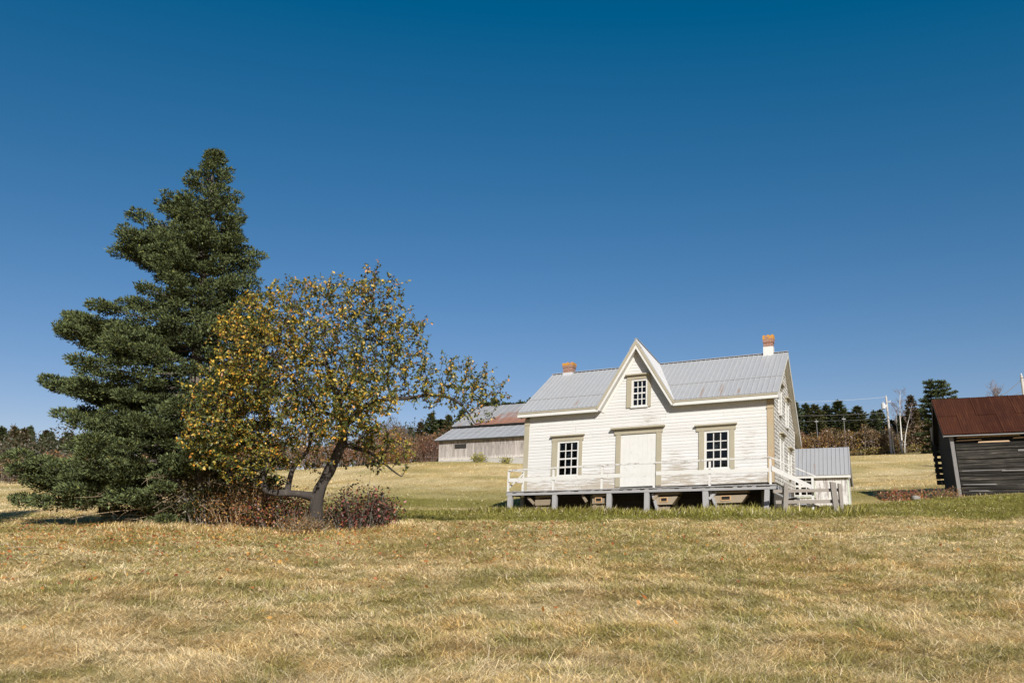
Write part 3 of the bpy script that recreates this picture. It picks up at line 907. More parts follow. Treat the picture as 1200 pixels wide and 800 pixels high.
# steps at the right end
st = MB()
for k in range(4):
    st.box(.27 + k * .3, .27 + k * .3 + .3, -PW + .12, -.2, dz(0) - .22 * (k + 1) - .04, dz(0) - .22 * (k + 1), .5)
    st.box(.272 + k * .3, .292 + k * .3, -PW + .13, -.21, dz(0) - .22 * (k + 1), dz(0) - .22 * k - .045, .3)
steps = st.build('step', M['grey'], porch, hm)
mb = MB()
mb.prism([(.09, -PW + .02, .48), (.09, -PW + .02, .31), (1.34, -PW + .02, -.36), (1.34, -PW + .02, -.21)], (0, .03, 0), .6)
mb.build('stair_rail', M['white'], porch, hm)
mb = MB(); mb.box(1.345, 1.415, -PW + .02, -PW + .09, -1.1, .06); mb.build('newel_post', M['white'], porch, hm)

# timber cribs that carry the porch
def crib(u0, u1, s0, zt, zb, hole=True, slant=.0):
    mb = MB()
    hgt = zt - zb
    f = lambda z_: (zt - z_) * slant
    L = [(zt - .11, zt, .03), (zt - .42 * hgt - .22, zt - .16, .0), (zb, zt - .60 * hgt - .12, .0)]
    L = [(zt - .09, zt, -.06), (zt - .55 * hgt, zt - .155, .0), (zb, zt - .66 * hgt, .0)]
    for (a, b, e) in L:
        mb.prism([(u0, s0 + .02 * (e < 0), b), (u1 + e - f(b), s0 + .02 * (e < 0), b), (u1 + e - f(a), s0 + .02 * (e < 0), a), (u0, s0 + .02 * (e < 0), a)], (0, .5, 0), random.uniform(.4, .9))
    mb.box(u0 + .02, u0 + .14, s0 + .05, s0 + .45, zb, zt - .01, .4)
    o = mb.build('timber_crib', M['crib'], porch, hm)
    return o
for (a, b, sl, hole) in ((-8.45, -7.76, .3, 0), (-6.22, -5.55, .15, 1), (-3.92, -2.98, .75, 1), (-1.92, -.62, .75, 1)):
    zt = dz(a) - .17
    zb = -1.02 if a > -5 else -.85
    crib(a, b, -PW + .20, zt, zb, hole, sl)
    if hole:
        um = a + (b - a) * .36; zz = zt - .33 * (zt - zb)
        mb = MB(); t = .028; sw = .17 if a > -3 else .13; shh = .085
        mb.box(um - sw, um + sw, -PW + .178, -PW + .198, zz + shh - t, zz + shh); mb.box(um - sw, um + sw, -PW + .178, -PW + .198, zz - shh, zz - shh + t)
        mb.box(um - sw, um - sw + t, -PW + .178, -PW + .198, zz - shh + t, zz + shh - t); mb.box(um + sw - t, um + sw, -PW + .178, -PW + .198, zz - shh + t, zz + shh - t)
        o = mb.build('plank_frame', M['cribend'], porch, hm)
        mb = MB(); mb.box(um - sw + t, um + sw - t, -PW + .188, -PW + .1985, zz - shh + t, zz + shh - t); mb.build('slot_shade_panel', M['slotshade'], porch, hm)  # solid dark panel standing for the shade inside a slot
# splintered braces by the posts
for (u, zt, du, zb, ms) in ((-3.99, -.28, .22, -.95, 'greyv'), (-1.97, -.3, .28, -.95, 'greyv'), (-1.75, -.3, -.25, -.55, 'greyv'), (-3.75, -.26, -.2, -.5, 'crib'), (-6.6, -.24, .2, -.5, 'crib'), (-8.75, -.24, .3, -.5, 'crib')):
    mb = MB(); mb.bar((u, -PW + .2, zt), (u + du, -PW + .13, zb), .09, .06, (0, 1, 0), .5); mb.build('brace', M[ms], porch, hm)

# ------------------------------------------------------------------ rail fence by the steps, planks lying behind it
def ground_at(x, y, lift=0.0): return (x, y, gh(x, y) + lift)
fx, fy = 8.75, 28.05
fence = thing('rail_fence', 'short weathered grey post and rail fence beside the porch steps', 'fence', ground_at(fx, fy), -.10)
FZ = 0
mb = MB(); mb.prism([(-.03, 0, -.15), (.13, 0, -.15), (.22, 0, .94), (.09, 0, .94)], (0, .12, 0), .5); mb.build('fence_post', M['fencev'], fence)
mb = MB(); mb.prism([(1.60, 0, -.15), (1.76, 0, -.15), (1.71, 0, .97), (1.54, 0, 1.0)], (0, .13, 0), .35); mb.build('fence_post', M['fencev'], fence)
mb = MB(); mb.prism([(1.80, .02, -.1), (1.90, .02, -.1), (1.90, .02, .92), (1.79, .02, .95)], (0, .12, 0), .7); mb.build('fence_post', M['fencev'], fence)
mb = MB(); mb.prism([(-.25, .125, .66), (1.9, .135, .70), (1.9, .135, .80), (-.25, .125, .76)], (0, .07, 0), .6); mb.build('fence_rail', M['fence'], fence)
mb = MB(); mb.prism([(-.2, .125, .31), (1.88, .135, .33), (1.88, .135, .44), (-.2, .125, .42)], (0, .07, 0), .6); mb.build('fence_rail', M['fence'], fence)
for (x, y, l, a, t, lab) in ((9.35, 29.0, 1.5, .2, .42, 'grey plank leaning behind the lower rail of the short fence'),
                             (9.75, 29.2, 1.1, -.5, .22, 'dark broken plank lying flat behind the short fence')):
    p = MB(); p.box(-l / 2, l / 2, -.1, .1, 0, .03, .5); p.box(-l / 2 + .03, l / 2 - .05, -.098, .102, .031, .05, .3)
    o = p.build('plank', M['grey' if t > .3 else 'under']); o.location = ground_at(x, y, .10 + l / 2 * math.sin(t) * .8); o.rotation_euler = (.35, t, a); tag(o, lab, 'plank')

# ------------------------------------------------------------------ milk shed behind
SX, SY = 14.80, 38.0
SB = .40
sz = 1.10
shed = thing('shed', 'small white shed with peeling paint and a grey metal roof behind the farmhouse', 'shed', (SX, SY, sz), -SB)
def clap(mb, u0, u1, z0, z1, s=0.0, ex=.14, openings=(), rnd=random.Random(3)):
    zz = z0
    while zz < z1 - .02:
        zb = min(zz + ex, z1); iv = [(u0, u1)]
        for (a, b, c, d) in openings:
            if c < (zz + zb) / 2 < d:
                iv = [x for (p, q_) in iv for x in ([(p, a), (b, q_)] if p < a and q_ > b else [(p, q_)])]
        for (p, q_) in iv:
            mb.add([(p, s - .018, zz), (q_, s - .018, zz), (q_, s - .004, zb), (p, s - .004, zb), (p, s, zz), (q_, s, zz)], [(0, 1, 2, 3), (4, 5, 1, 0)], rnd.random())
        zz += ex
SW = (-2.32, -1.50, .66, 1.52)
mb = MB()
for (a, b, c, d) in ((-4.5, SW[0], -.3, 1.55), (SW[1], 0, -.3, 1.55), (SW[0], SW[1], -.3, SW[2]), (SW[0], SW[1], SW[3], 1.55)):
    mb.box(a, b, 0, .08, c, d)
k = 0
for i in range(11):
    a = -1.42 + i * .13
    mb.box(a, a + .127, -.012 - .002 * (i % 3), -.001, -.3, 1.53, random.random())
mb.prism([(-.08, .08, -.3), (-.08, 2.9, -.3), (-.08, 2.9, 1.3), (-.08, 1.3, 2.72), (-.08, .08, 1.55)], (.07, 0, 0))
mb.prism([(-4.5, .08, -.3), (-4.5, 2.9, -.3), (-4.5, 2.9, 1.3), (-4.5, 1.3, 2.72), (-4.5, .08, 1.55)], (.07, 0, 0))
mb.build('wall', M['peel'], shed)
mb = MB(); mb.box(-.05, .02, -.03, .0, -.3, 1.5); mb.box(.001, .02, .001, .1, -.3, 1.45); mb.build('corner_board', mat('pale_green_trim', flat((.46, .50, .40))), shed)
mb = MB()
E0, RI, RB = (-.18, 1.56), (1.3, 2.88), (3.2, 1.22)
for (p, q_) in ((E0, RI), (RI, RB)):
    mb.prism([(-4.6, p[0], p[1]), (.12, p[0], p[1]), (.12, q_[0], q_[1]), (-4.6, q_[0], q_[1])], (0, 0, -.03))
    d = Vector((0, q_[0] - p[0], q_[1] - p[1]))
    nn = Vector((0, -d.z, d.y)).normalized()
    for i in range(27):
        u = -4.55 + i * .178
        b = Vector((u, p[0], p[1]))
        mb.prism([b + Vector((-.02, 0, 0)), b + Vector((.02, 0, 0)), b + Vector((.008, 0, 0)) + nn * .026, b + Vector((-.008, 0, 0)) + nn * .026], d, .4)
mb.build('roof', M['shedroof'], shed)
mb = MB(); mb.box(-4.6, .12, -.165, -.14, 1.43, 1.525); mb.box(-4.6, .1, -.139, .0, 1.47, 1.49)
for (p, q_) in ((E0, RI), (RI, RB)):
    mb.prism([(.085, p[0] + .03, p[1] - .035), (.085, q_[0], q_[1] - .035), (.085, q_[0], q_[1] - .17), (.085, p[0] + .03, p[1] - .17)], (.025, 0, 0))
mb.build('eave_board', M['white'], shed)
mb = MB(); a, b, c, d = SW
mb.box(a - .10, a, -.03, 0, c - .03, d + .02); mb.box(b, b + .10, -.03, 0, c - .03, d + .02); mb.box(a - .10, b + .10, -.045, 0, c - .09, c - .031)
o = mb.build('window', mat('sage_casing', flat((.36, .38, .29))), shed)
mb = MB(); f = .045
mb.box(a, a + f, -.01, .05, c, d); mb.box(b - f, b, -.01, .05, c, d); mb.box(a + f, b - f, -.01, .05, d - f, d); mb.box(a + f, b - f, -.01, .05, c, c + f)
for i in (1, 2): t = a + (b - a) * i / 3; mb.box(t - (.018 if i > 1 else .05), t + (.018 if i > 1 else .05), .0, .04, c + f, d - f)
for j in (1, 2, 3): t = c + (d - c) * j / 4; w_ = .05 if j == 2 else .018; mb.box(a + f, b - f, .002, .038, t - w_, t + w_)
mb.build('sash', M['white'], o)
mb = MB(); mb.box(a + f, b - f, .022, .024, c + f, d - f); mb.build('pane', M['glass'], o)
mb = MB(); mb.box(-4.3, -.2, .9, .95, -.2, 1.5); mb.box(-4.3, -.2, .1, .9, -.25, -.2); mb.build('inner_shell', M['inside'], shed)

# ------------------------------------------------------------------ rusty roofed log shed at right
BX, BY, BZ = 18.55, 36.0, 1.62
barn = thing('plank_barn', 'old black weathered plank barn with a rusty red sheet metal roof', 'barn', (BX, BY, BZ), -.40)
kb = .035
def bm_(u, s, z_): return (u - kb * z_ - .02 * s, s, z_)
BLN, BDP, BH = 8.5, 5.0, 2.52
mb = MB(); rb = random.Random(21)
zz = -.25
while zz < BH - .42:
    h = rb.uniform(.13, .24)
    p = .16
    while p < BLN - .05:
        l = rb.uniform(2.0, 5.0); e = min(p + l, BLN)
        t = rb.uniform(0, .06); dzz = rb.uniform(-.012, .012)
        c = rb.choice([.1, .2, .3, .45, .6, .75]) if rb.random() < .85 else 1.0
        mb.prism([(p, -t, zz + dzz), (e - .01, -t, zz + dzz + rb.uniform(-.015, .015)), (e - .01, -t, zz + h - rb.uniform(.012, .035)), (p, -t, zz + h - rb.uniform(.012, .035))], (0, .065, 0), c)
        p = e
    zz += h
mb.box(.1, BLN, .06, .09, -.2, BH - .1, .0)
front = mb.build('front_wall', M['darkw'], barn, bm_)
# the broken top courses: slats with gaps
mb = MB()
for (u0, u1, z0, z1) in ((.25, 2.6, BH - .12, BH - .08), (.2, 1.2, BH - .25, BH - .21), (1.0, 2.2, BH - .36, BH - .29), (2.3, 4.2, BH - .22, BH - .17), (2.75, 3.6, BH - .33, BH - .27), (4.0, 6.5, BH - .14, BH - .10), (4.4, 8.2, BH - .33, BH - .28)):
    mb.prism([(u0, -.012, z0), (u1, -.012, z0 + .02), (u1 - .07, -.012, z1 + .02), (u0 + .05, -.012, z1)], (0, .03, 0), .6)
mb.build('split_board', M['rawwood'], front, bm_)
mb = MB()
for (u0, u1, z0, hh_, cc_) in ((.55, 3.1, 1.60, .05, .8), (.25, 1.9, 1.02, .035, .6), (1.7, 4.6, .99, .04, .7), (.2, 1.5, .46, .03, .5), (2.4, 5.2, .42, .045, .6), (2.4, 3.4, 1.78, .08, .4), (3.3, 5.3, 1.30, .03, .5), (.4, 1.2, .20, .03, .4)):
    mb.prism([(u0, -.048, z0), (u1, -.048, z0 + rb.uniform(-.03, .03)), (u1 - .1, -.048, z0 + hh_), (u0 + .03, -.048, z0 + hh_ * .9)], (0, .01, 0), cc_)
mb.build('batten', M['greybd'], front, bm_)
mb = MB(); mb.box(.1, BLN + .1, -.06, .05, -.32, -.12, .7); mb.build('sill_log', M['greybd'], barn, bm_)
mb = MB(); mb.box(-.015, .125, -.055, .12, -.28, BH - .05, .55); mb.build('corner_post', M['greybd'], barn, bm_)
mb = MB(); n = 26
for i in range(n):
    s0 = .13 + i * (BDP - .13) / n; s1 = s0 + (BDP - .13) / n - .012
    sm = (s0 + s1) / 2
    top = BH + min(s0, BDP - s0) * .72 if True else 0
    mb.box(-.02 - .01 * (i % 3), .01, s0, s1, -.3 + .06 * rb.random(), BH + .02 + (min(sm, BDP - sm) + .30) * .674 - .03, rb.random())
mb.build('end_wall', M['darkv'], barn, bm_)
mb = MB()
mb.box(.0, BLN, BDP - .05, BDP, -.4, BH - .05); mb.prism([(BLN - .05, .1, -.4), (BLN - .05, BDP - .06, -.4), (BLN - .05, BDP - .06, BH - .05), (BLN - .05, BDP / 2, BH + 1.75), (BLN - .05, .1, BH - .05)], (.05, 0, 0))
mb.build('rear_wall', M['darkv'], barn, bm_)
mb = MB()
EA, RA = (-.32, BH + .02), (BDP / 2, BH + 1.92)
for (p, q_, front_) in ((EA, RA, 1), (RA, (BDP + .32, BH + .02), 0)):
    d = Vector((0, q_[0] - p[0], q_[1] - p[1])); nn = Vector((0, -d.z, d.y)).normalized()
    ncol = 12; nw = (BLN + .5) / ncol; colt = [rb.uniform(.15, .6) for _ in range(ncol)]
    for r_ in range(2):
        for i in range(ncol):
            a = -.28 + i * nw
            off = nn * (.008 * ((i + r_) % 2) + (.012 * r_))
            b = Vector((a, p[0], p[1])) + d * (.5 * r_ - .02 * r_) + off
            c = colt[i] + rb.uniform(-.08, .08)
            mb.prism([b, b + Vector((nw + .03, 0, 0)), b + Vector((nw + .03, 0, 0)) + d * .5, b + d * .5], -nn * .007, c)
            for k in range(8):
                x = b + Vector((nw * (k + .5) / 8, 0, 0))
                mb.prism([x + Vector((-.03, 0, 0)), x + Vector((.03, 0, 0)), x + Vector((0.008, 0, 0)) + nn * (.02 if k == 0 else .007), x + Vector((-.008, 0, 0)) + nn * (.02 if k == 0 else .007)], d * .5, c + (.55 if k == 0 else 0))
mb.build('roof', M['rust'], barn, bm_)
mb = MB()
for (p, q_) in ((EA, RA), (RA, (BDP + .30, BH + .04))):
    mb.prism([(-.235, p[0] + .05, p[1] - .03), (BLN + .16, p[0] + .05, p[1] - .03), (BLN + .16, q_[0], q_[1] - .03), (-.235, q_[0], q_[1] - .03)], (0, 0, -.03), .2)
mb.build('overhang_shade_boards', M['darkv'], barn, bm_)  # dark boards added under the roof so the overhang reads as shaded
mb = MB()
mb.box(-.25, BLN + .2, -.30, -.27, BH - .07, BH - .02, .6)
mb.prism([(-.27, -.28, BH - .1), (-.27, BDP / 2, BH + 1.80), (-.27, BDP / 2, BH + 1.90), (-.27, -.28, BH + .0)], (.03, 0, 0), .4)
mb.prism([(-.27, BDP / 2, BH + 1.80), (-.27, BDP + .25, BH - .05), (-.27, BDP + .25, BH + .04), (-.27, BDP / 2, BH + 1.90)], (.03, 0, 0), .4)
mb.build('eave_board', M['greybd'], barn, bm_)
# loose siding sticking out past the rear corner of the end wall
mb = MB()
mb.box(-.30, -.16, BDP + .02, BDP + .06, 1.0, 3.45, .9)
for i in range(9):
    zz = .75 + i * .27; mb.box(-.34, .05, BDP + .065, BDP + .10, zz, zz + (.17 if i > 2 else .22), .2)
mb.build('loose_siding', M['darkv'], barn, bm_)

# ------------------------------------------------------------------ long grey hay barn at left
HBX, HBY, HBZ = -7.0, 82.0, 6.75
hay = thing('hay_barn', 'long silvery grey board barn with a lean-to and patchy rusted metal roof', 'barn', (HBX, HBY, HBZ), -.45)
LB = 20.0
mb = MB(); rb = random.Random(8)
p = 0
while p < LB:
    wd = rb.uniform(.16, .27); e = p + wd
    t = rb.uniform(0, .02)
    mb.box(p, e - .012, -t, .03, .28 + rb.uniform(-.03, .03), 2.22, rb.random())
    p = e
mb.box(.02, LB, .031, .06, .0, 2.2, 0)
mb.build('front_wall', M['barnwall'], hay)
mb = MB(); mb.box(-.02, LB, -.05, .05, -.4, .25); mb.build('footing', M['concrete'], hay)
mb = MB()
for k in range(3): mb.box(1.75, 3.0, -.06, -.025, 1.36 + .14 * k, 1.49 + .14 * k, .2 + .2 * k)
mb.build('shutter', M['darkv'], hay)
S1, Z1, S2, Z2 = 3.45, 3.78, 8.2, 6.55
mb = MB(); mb.prism([(-.02, 0.06, 0), (-.02, 16, 0), (-.02, 16, 2.2), (-.02, S2, Z2 - .15), (-.02, S1, Z1), (-.02, .06, 2.2)], (.06, 0, 0)); mb.build('end_wall', M['barnwall'], hay)
mb = MB(); mb.prism([(LB, 0.06, 0), (LB, 16, 0), (LB, 16, 2.2), (LB, S2, Z2 - .15), (LB, S1, Z1), (LB, .06, 2.2)], (.06, 0, 0))
mb.build('end_wall', M['barnwall'], hay)
def panels(mb, p, q_, a, b, nrow, wcol, rnd, th=.02):
    d = Vector((0, q_[0] - p[0], q_[1] - p[1])); nn = Vector((0, -d.z, d.y)).normalized()
    for r_ in range(nrow):
        x = a
        while x < b - .01:
            e = min(x + wcol, b); c = rnd.uniform(.1, .9)
            o_ = Vector((x, p[0], p[1])) + d * (r_ / nrow) + nn * (.01 * ((r_ + int((x - a) / wcol)) % 2) + .02 * r_)
            mb.prism([o_, o_ + Vector((e - x, 0, 0)), o_ + Vector((e - x, 0, 0)) + d / nrow, o_ + d / nrow], -nn * th, c)
            mb.prism([o_ + Vector((-.03, 0, 0)), o_ + Vector((.03, 0, 0)), o_ + nn * .04], d / nrow, c)
            x = e
mb = MB(); panels(mb, (-.35, 2.2), (S1 + .1, Z1 + .02), -.3, LB + .3, 2, .8, rb); mb.build('leanto_roof', M['barnroof2'], hay)
mb = MB(); panels(mb, (S1 - .45, Z1 + .14), (S2, Z2), -.35, LB + .35, 2, .8, rb); panels(mb, (S2, Z2), (16.5, 2.0), -.35, LB + .35, 1, .8, rb); mb.build('roof', M['barnroof'], hay)
mb = MB(); mb.box(-.3, LB + .3, -.34, -.28, 2.06, 2.17); mb.box(-.3, LB, S1 - .44, S1 - .36, Z1 + .02, Z1 + .13); mb.build('eave_board', M['darkv'], hay)

# ------------------------------------------------------------------ foliage builders
def quads_from(base, axis_, side, L, W, tip=.0):
    """leaf quads: base (n,3), axis unit, side unit, lengths, widths -> diamond-like blades"""
    b = base; a = axis_ * L[:, None]; s_ = side * (W / 2)[:, None]
    V = np.stack([b, b + a * .45 + s_, b + a, b + a * .45 - s_], 1).reshape(-1, 3)
    n = len(b)
    F = np.arange(n * 4).reshape(n, 4)
    return V, F
def unit(v): return v / (np.linalg.norm(v, axis=-1, keepdims=True) + 1e-9)

def spruce_crown(H, prof, r, rnd, whorl=.2, tw=.15, tww=.05, dens=1.0, pal=None, slmax=1.0, extra=(), vj=.05, clump=False):
    """needle sprays on whorled limbs. prof(az, h) -> limb length. Returns needle V,F,C and a limb MB"""
    pts = []; axs = []; cols = []; lens = []
    lm = MB()
    limbs = list(extra)
    h = H * .025
    while h < H - .15:
        fr = h / H
        nb = rnd.randint(6, 8) if fr < .8 else rnd.randint(5, 6)
        a0 = rnd.random() * 6.28
        for k in range(nb):
            az = a0 + 6.283 * k / nb + rnd.uniform(-.25, .25)
            hh = h + rnd.uniform(-.07, .07)
            Lb = prof(az, hh) * rnd.uniform(.78, 1.04)
            Lb *= .60 + .50 * min(1.0, 1.25 * vn2(az * 1.5 + 10, hh * 1.3))
            Lb = max(.14, Lb - (.06 if clump else 0))
            if Lb > .11: limbs.append((hh, az, Lb, None))
        h += whorl * (1.1 - .45 * fr)
    for (h, az, Lb, rise) in limbs:
        fr = h / H
        up = rise if rise is not None else (-.16 + .62 * fr ** 2.2)
        hd = np.array((math.cos(az), math.sin(az), 0.0)); sd = np.array((-hd[1], hd[0], 0.0))
        n = max(5, int(Lb / .11))
        t = np.linspace(0, 1, n)
        bend = .09 * Lb * (t ** 2.2) - (.06 * Lb * np.sin(t * 2.4) if fr < .75 else 0)
        side_w = rnd.uniform(-.12, .12) * Lb * t ** 2
        path = np.outer(t * Lb, hd) + np.outer(side_w, sd)
        path[:, 2] = h + up * t * Lb + bend
        if Lb > .5:
            r0 = .012 + .012 * Lb
            sel = list(range(0, n, 3)) + [n - 1]
            lm.tube([path[i] for i in sel], [max(.004, r0 * (1 - t[i])) for i in sel], 5, cap=False)
        if clump:
            rc = min(.34, .13 + .07 * Lb)
            nc = max(3, int(Lb * 3.9 / (.5 + rc)))
            wid = .16 * Lb + .08
            for c_ in range(nc):
                tt = 1.0 - (c_ / nc) ** 1.15 * (.78 if Lb > 1.2 else .95)
                tt = min(1.0, tt + rnd.uniform(-.05, .05))
                lat = rnd.uniform(-1, 1) * wid * (1.25 - tt) * 2.2 if tt < .93 else rnd.uniform(-.1, .1)
                ip = tt * (n - 1); i0 = min(n - 2, int(ip)); pc = path[i0] + (path[i0 + 1] - path[i0]) * (ip - i0)
                pc = pc + sd * lat + np.array((0, 0, rnd.uniform(-.06, .10) - .10 * abs(lat)))
                r_ = rc * rnd.uniform(.75, 1.2)
                if abs(lat) > .15: lm.tube([path[max(0, i0 - 2)], (path[max(0, i0 - 2)] + pc) / 2, pc], [.014, .010, .004], 4, cap=False)
                m = int(80 * dens * (r_ / .3) ** 2) + 12
                dv = unit(rng.normal(0, 1, (m, 3)) + np.array((0, 0, .22)))
                P = pc + dv * np.array((1, 1, .42)) * (r_ * rng.uniform(.35, 1.0, m) ** .6)[:, None]
                A = dv * np.array((.9, .9, .5)) + hd * .35 + rng.normal(0, .35, (m, 3)); A[:, 2] += .38
                pts.append(P); axs.append(unit(A)); lens.append(tw * rng.uniform(.65, 1.25, m)); cols.append(rng.random(m))
            continue
        start = .30 if fr < .5 else .12
        for i in range(n):
            if t[i] < start: continue
            d = path[min(i + 1, n - 1)] - path[max(i - 1, 0)]; d = d / np.linalg.norm(d)
            sl = (.20 + .36 * Lb * min(1, (1.22 - t[i])) * (.55 + .45 * math.sin(min(1, t[i] * 1.6) * PI * .5)))
            sl = min(sl, max(.30, .95 * slmax))
            for sg in (-1, 1):
                if rnd.random() > .92: continue
                ang = rnd.uniform(.7, 1.15)
                bd = d * math.cos(ang) + sd * sg * math.sin(ang); bd[2] += rnd.uniform(-.18, .12)
                l2 = sl * rnd.uniform(.6, 1.1)
                m = max(2, int(l2 / .075 * dens * (1.7 if clump else 1)))
                u = rng.random(m) ** (.6 if clump else 1)
                droop = rnd.uniform(-.18, .02)
                P = path[i] + np.outer(u * l2, bd); P[:, 2] += droop * (u * l2) ** 1.5 + rng.normal(.02, vj, m)
                A = bd * 1.0 + sd * rng.normal(0, .75, m)[:, None] + d * rng.normal(.25, .5, m)[:, None]
                A[:, 2] += rng.normal(.32, .42, m)
                pts.append(P); axs.append(unit(A)); lens.append(tw * rng.uniform(.65, 1.25, m))
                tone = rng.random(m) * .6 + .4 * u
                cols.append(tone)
            # leader sprays on top of the limb
            m = 3
            P = path[i] + rng.normal(0, .03, (m, 3)); A = d * .9 + rng.normal(0, .45, (m, 3)); A[:, 2] += .25
            pts.append(P); axs.append(unit(A)); lens.append(tw * rng.uniform(.7, 1.2, m)); cols.append(rng.random(m))
    P = np.concatenate(pts); A = np.concatenate(axs); Lx = np.concatenate(lens); T = np.concatenate(cols)
    # leader
    k = int(60 * dens)
    Pt = np.zeros((k, 3)); Pt[:, 2] = H - rng.random(k) * .9; At = rng.normal(0, .55, (k, 3)); At[:, 2] += .8
    P = np.concatenate([P, Pt]); A = np.concatenate([A, unit(At)]); Lx = np.concatenate([Lx, np.full(k, tw)]); T = np.concatenate([T, rng.random(k)])
    rv = rng.normal(0, 1, P.shape)
    s1_ = unit(np.cross(A, rv)); s2_ = unit(np.cross(A, s1_))
    Wd = tww * rng.uniform(.7, 1.2, len(P))
    V1, F1 = quads_from(P, A, s1_, Lx, Wd); V2, F2 = quads_from(P, A, s2_, Lx, Wd)
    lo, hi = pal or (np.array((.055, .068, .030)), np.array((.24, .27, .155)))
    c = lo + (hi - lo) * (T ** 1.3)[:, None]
    c = np.where((rng.random(len(P)) < .22)[:, None], c * 1.45, c)  # random share of sprays lightened in colour to look sunlit
    yel = (rng.random(len(P)) < .10)[:, None]
    c = np.where(yel, c * np.array((1.25, 1.1, .7)), c)
    C = np.repeat(c, 4, axis=0)
    return np.concatenate([V1, V2]), np.concatenate([F1, F2 + len(V1)]), np.concatenate([C, C]), lm
def vn1(x): return float(vnoise(np.array([x]), np.array([.5]))[0])
def vn2(x, y): return float(vnoise(np.array([x]), np.array([y]))[0])

# hero spruce: outline measured as metres left and right of the trunk by height
SLt = [(0.0, .7), (0.3, 1.3), (0.56, 2.0), (0.79, 3.4), (1.26, 4.72), (1.62, 4.94), (1.98, 4.62), (2.46, 3.96), (2.7, 3.75), (3.0, 3.9), (3.25, 3.3), (3.68, 3.9), (4.06, 4.44), (4.5, 4.1), (5.2, 3.9), (5.57, 4.1), (5.95, 4.25), (6.25, 2.3), (6.74, 1.5), (7.26, 1.85), (7.66, 2.4), (8.1, 2.72), (8.5, 3.0), (8.75, 1.5), (9.1, 1.5), (9.33, 1.75), (9.5, 1.05), (9.83, .8), (10.5, .45), (11.1, .10)]
SRt = [(0, 2.5), (1.5, 2.9), (3.9, 2.85), (6.5, 2.0), (7.3, 1.6), (7.85, 1.95), (8.3, 1.5), (9.1, 1.35), (9.83, .9), (10.5, .55), (11.1, .12)]
def interp(tb, h):
    return float(np.interp(h, [a for a, _ in tb], [b for _, b in tb]))
def hero_prof(az, h):
    c = math.cos(az)
    side = interp(SLt, h) if c < 0 else interp(SRt, h)
    mid = interp(SRt, h) * .95
    w_ = abs(c) ** 1.3
    return side * w_ + mid * (1 - w_)
sx, sy = -9.11, 24.2
rnd = random.Random(12)
ex_l = []
for (h, L_, k) in ((5.75, 4.2, 7), (8.2, 3.0, 4), (9.15, 1.75, 3), (4.0, 4.3, 6), (1.5, 4.85, 7), (2.9, 3.9, 5), (7.6, 2.3, 3), (5.2, 3.8, 4)):
    for _ in range(k):
        ex_l.append((h - .06 * L_ + rnd.uniform(-.2, .2), PI + rnd.uniform(-.35, .35), (L_ - .18) * rnd.uniform(.78, 1.0), rnd.uniform(-.05, .08)))
spr = thing('spruce_tree', 'tall dark blue-green spruce with shelving limbs reaching left', 'spruce', (sx, sy, gh(sx, sy)))
V, F, C, lm = spruce_crown(11.2, hero_prof, rng, rnd, whorl=.40, tw=.105, tww=.031, dens=1.75, extra=ex_l, clump=True, pal=(np.array((.020, .030, .012)), np.array((.160, .192, .082))))
np_mesh('crown', V, [F], M['needles'], spr, col=C)
lm.tube([(0, 0, -.3), (.02, 0, .5), (.03, .02, 3), (-.03, 0, 6), (0, 0, 9), (0, 0, 11.2)], [.30, .24, .19, .13, .06, .01], 12)
lm.build('trunk', M['bark'], spr, smooth=True)
print('hero needles', len(F))
# dead lower twigs
mb = MB(); r5 = random.Random(2)
for i in range(46):
    a = r5.uniform(PI * .75, PI * 1.95); h = r5.uniform(.25, 1.5); L_ = r5.uniform(1.2, 3.2)
    p = Vector((0, 0, h)); d = Vector((math.cos(a), math.sin(a), r5.uniform(-.22, .05)))
    pl = [p + d * (L_ * t) + Vector((0, 0, -.05 * t * t * L_ + r5.uniform(-.03, .03))) for t in (0, .3, .6, .85, 1)]
    mb.tube(pl, [.022, .016, .010, .006, .003], 4, cap=False)
    for k in range(7):
        t = r5.uniform(.35, 1); b = p + d * (L_ * t) + Vector((0, 0, -.05 * t * t * L_))
        e = b + Vector((r5.uniform(-.4, .4), r5.uniform(-.4, .4), r5.uniform(-.35, .2)))
        mb.tube([b, (b + e) / 2 + Vector((0, 0, .03)), e], [.006, .004, .002], 3, cap=False)
mb.build('dead_limb', M['deadtwig'], spr)

# ------------------------------------------------------------------ apple tree (grown through its crown volume)
def grow(attr, nodes, parents, step, infl, kill, iters):
    nodes = [np.array(n_, float) for n_ in nodes]
    att = attr.copy()
    for it in range(iters):
        N = np.array(nodes)
        if len(att) == 0: break
        d2 = ((att[:, None, :] - N[None, :, :]) ** 2).sum(-1)
        near = d2.argmin(1); dm = d2[np.arange(len(att)), near]
        att_ok = dm < infl ** 2
        if not att_ok.any(): break
        new = 0
        for ni in np.unique(near[att_ok]):
            sel = att[(near == ni) & att_ok]
            v = unit(sel - N[ni]).sum(0)
            v = v / (np.linalg.norm(v) + 1e-9) + np.random.default_rng(it * 977 + ni).normal(0, .14, 3)
            v /= np.linalg.norm(v)
            p = N[ni] + v * step
            if ((N - p) ** 2).sum(1).min() < (step * .35) ** 2: continue
            nodes.append(p); parents.append(int(ni)); new += 1
        if new == 0: break
        N2 = np.array(nodes[-new:])
        d2 = ((att[:, None, :] - N2[None, :, :]) ** 2).sum(-1).min(1)
        att = att[d2 > kill ** 2]
    return np.array(nodes), parents

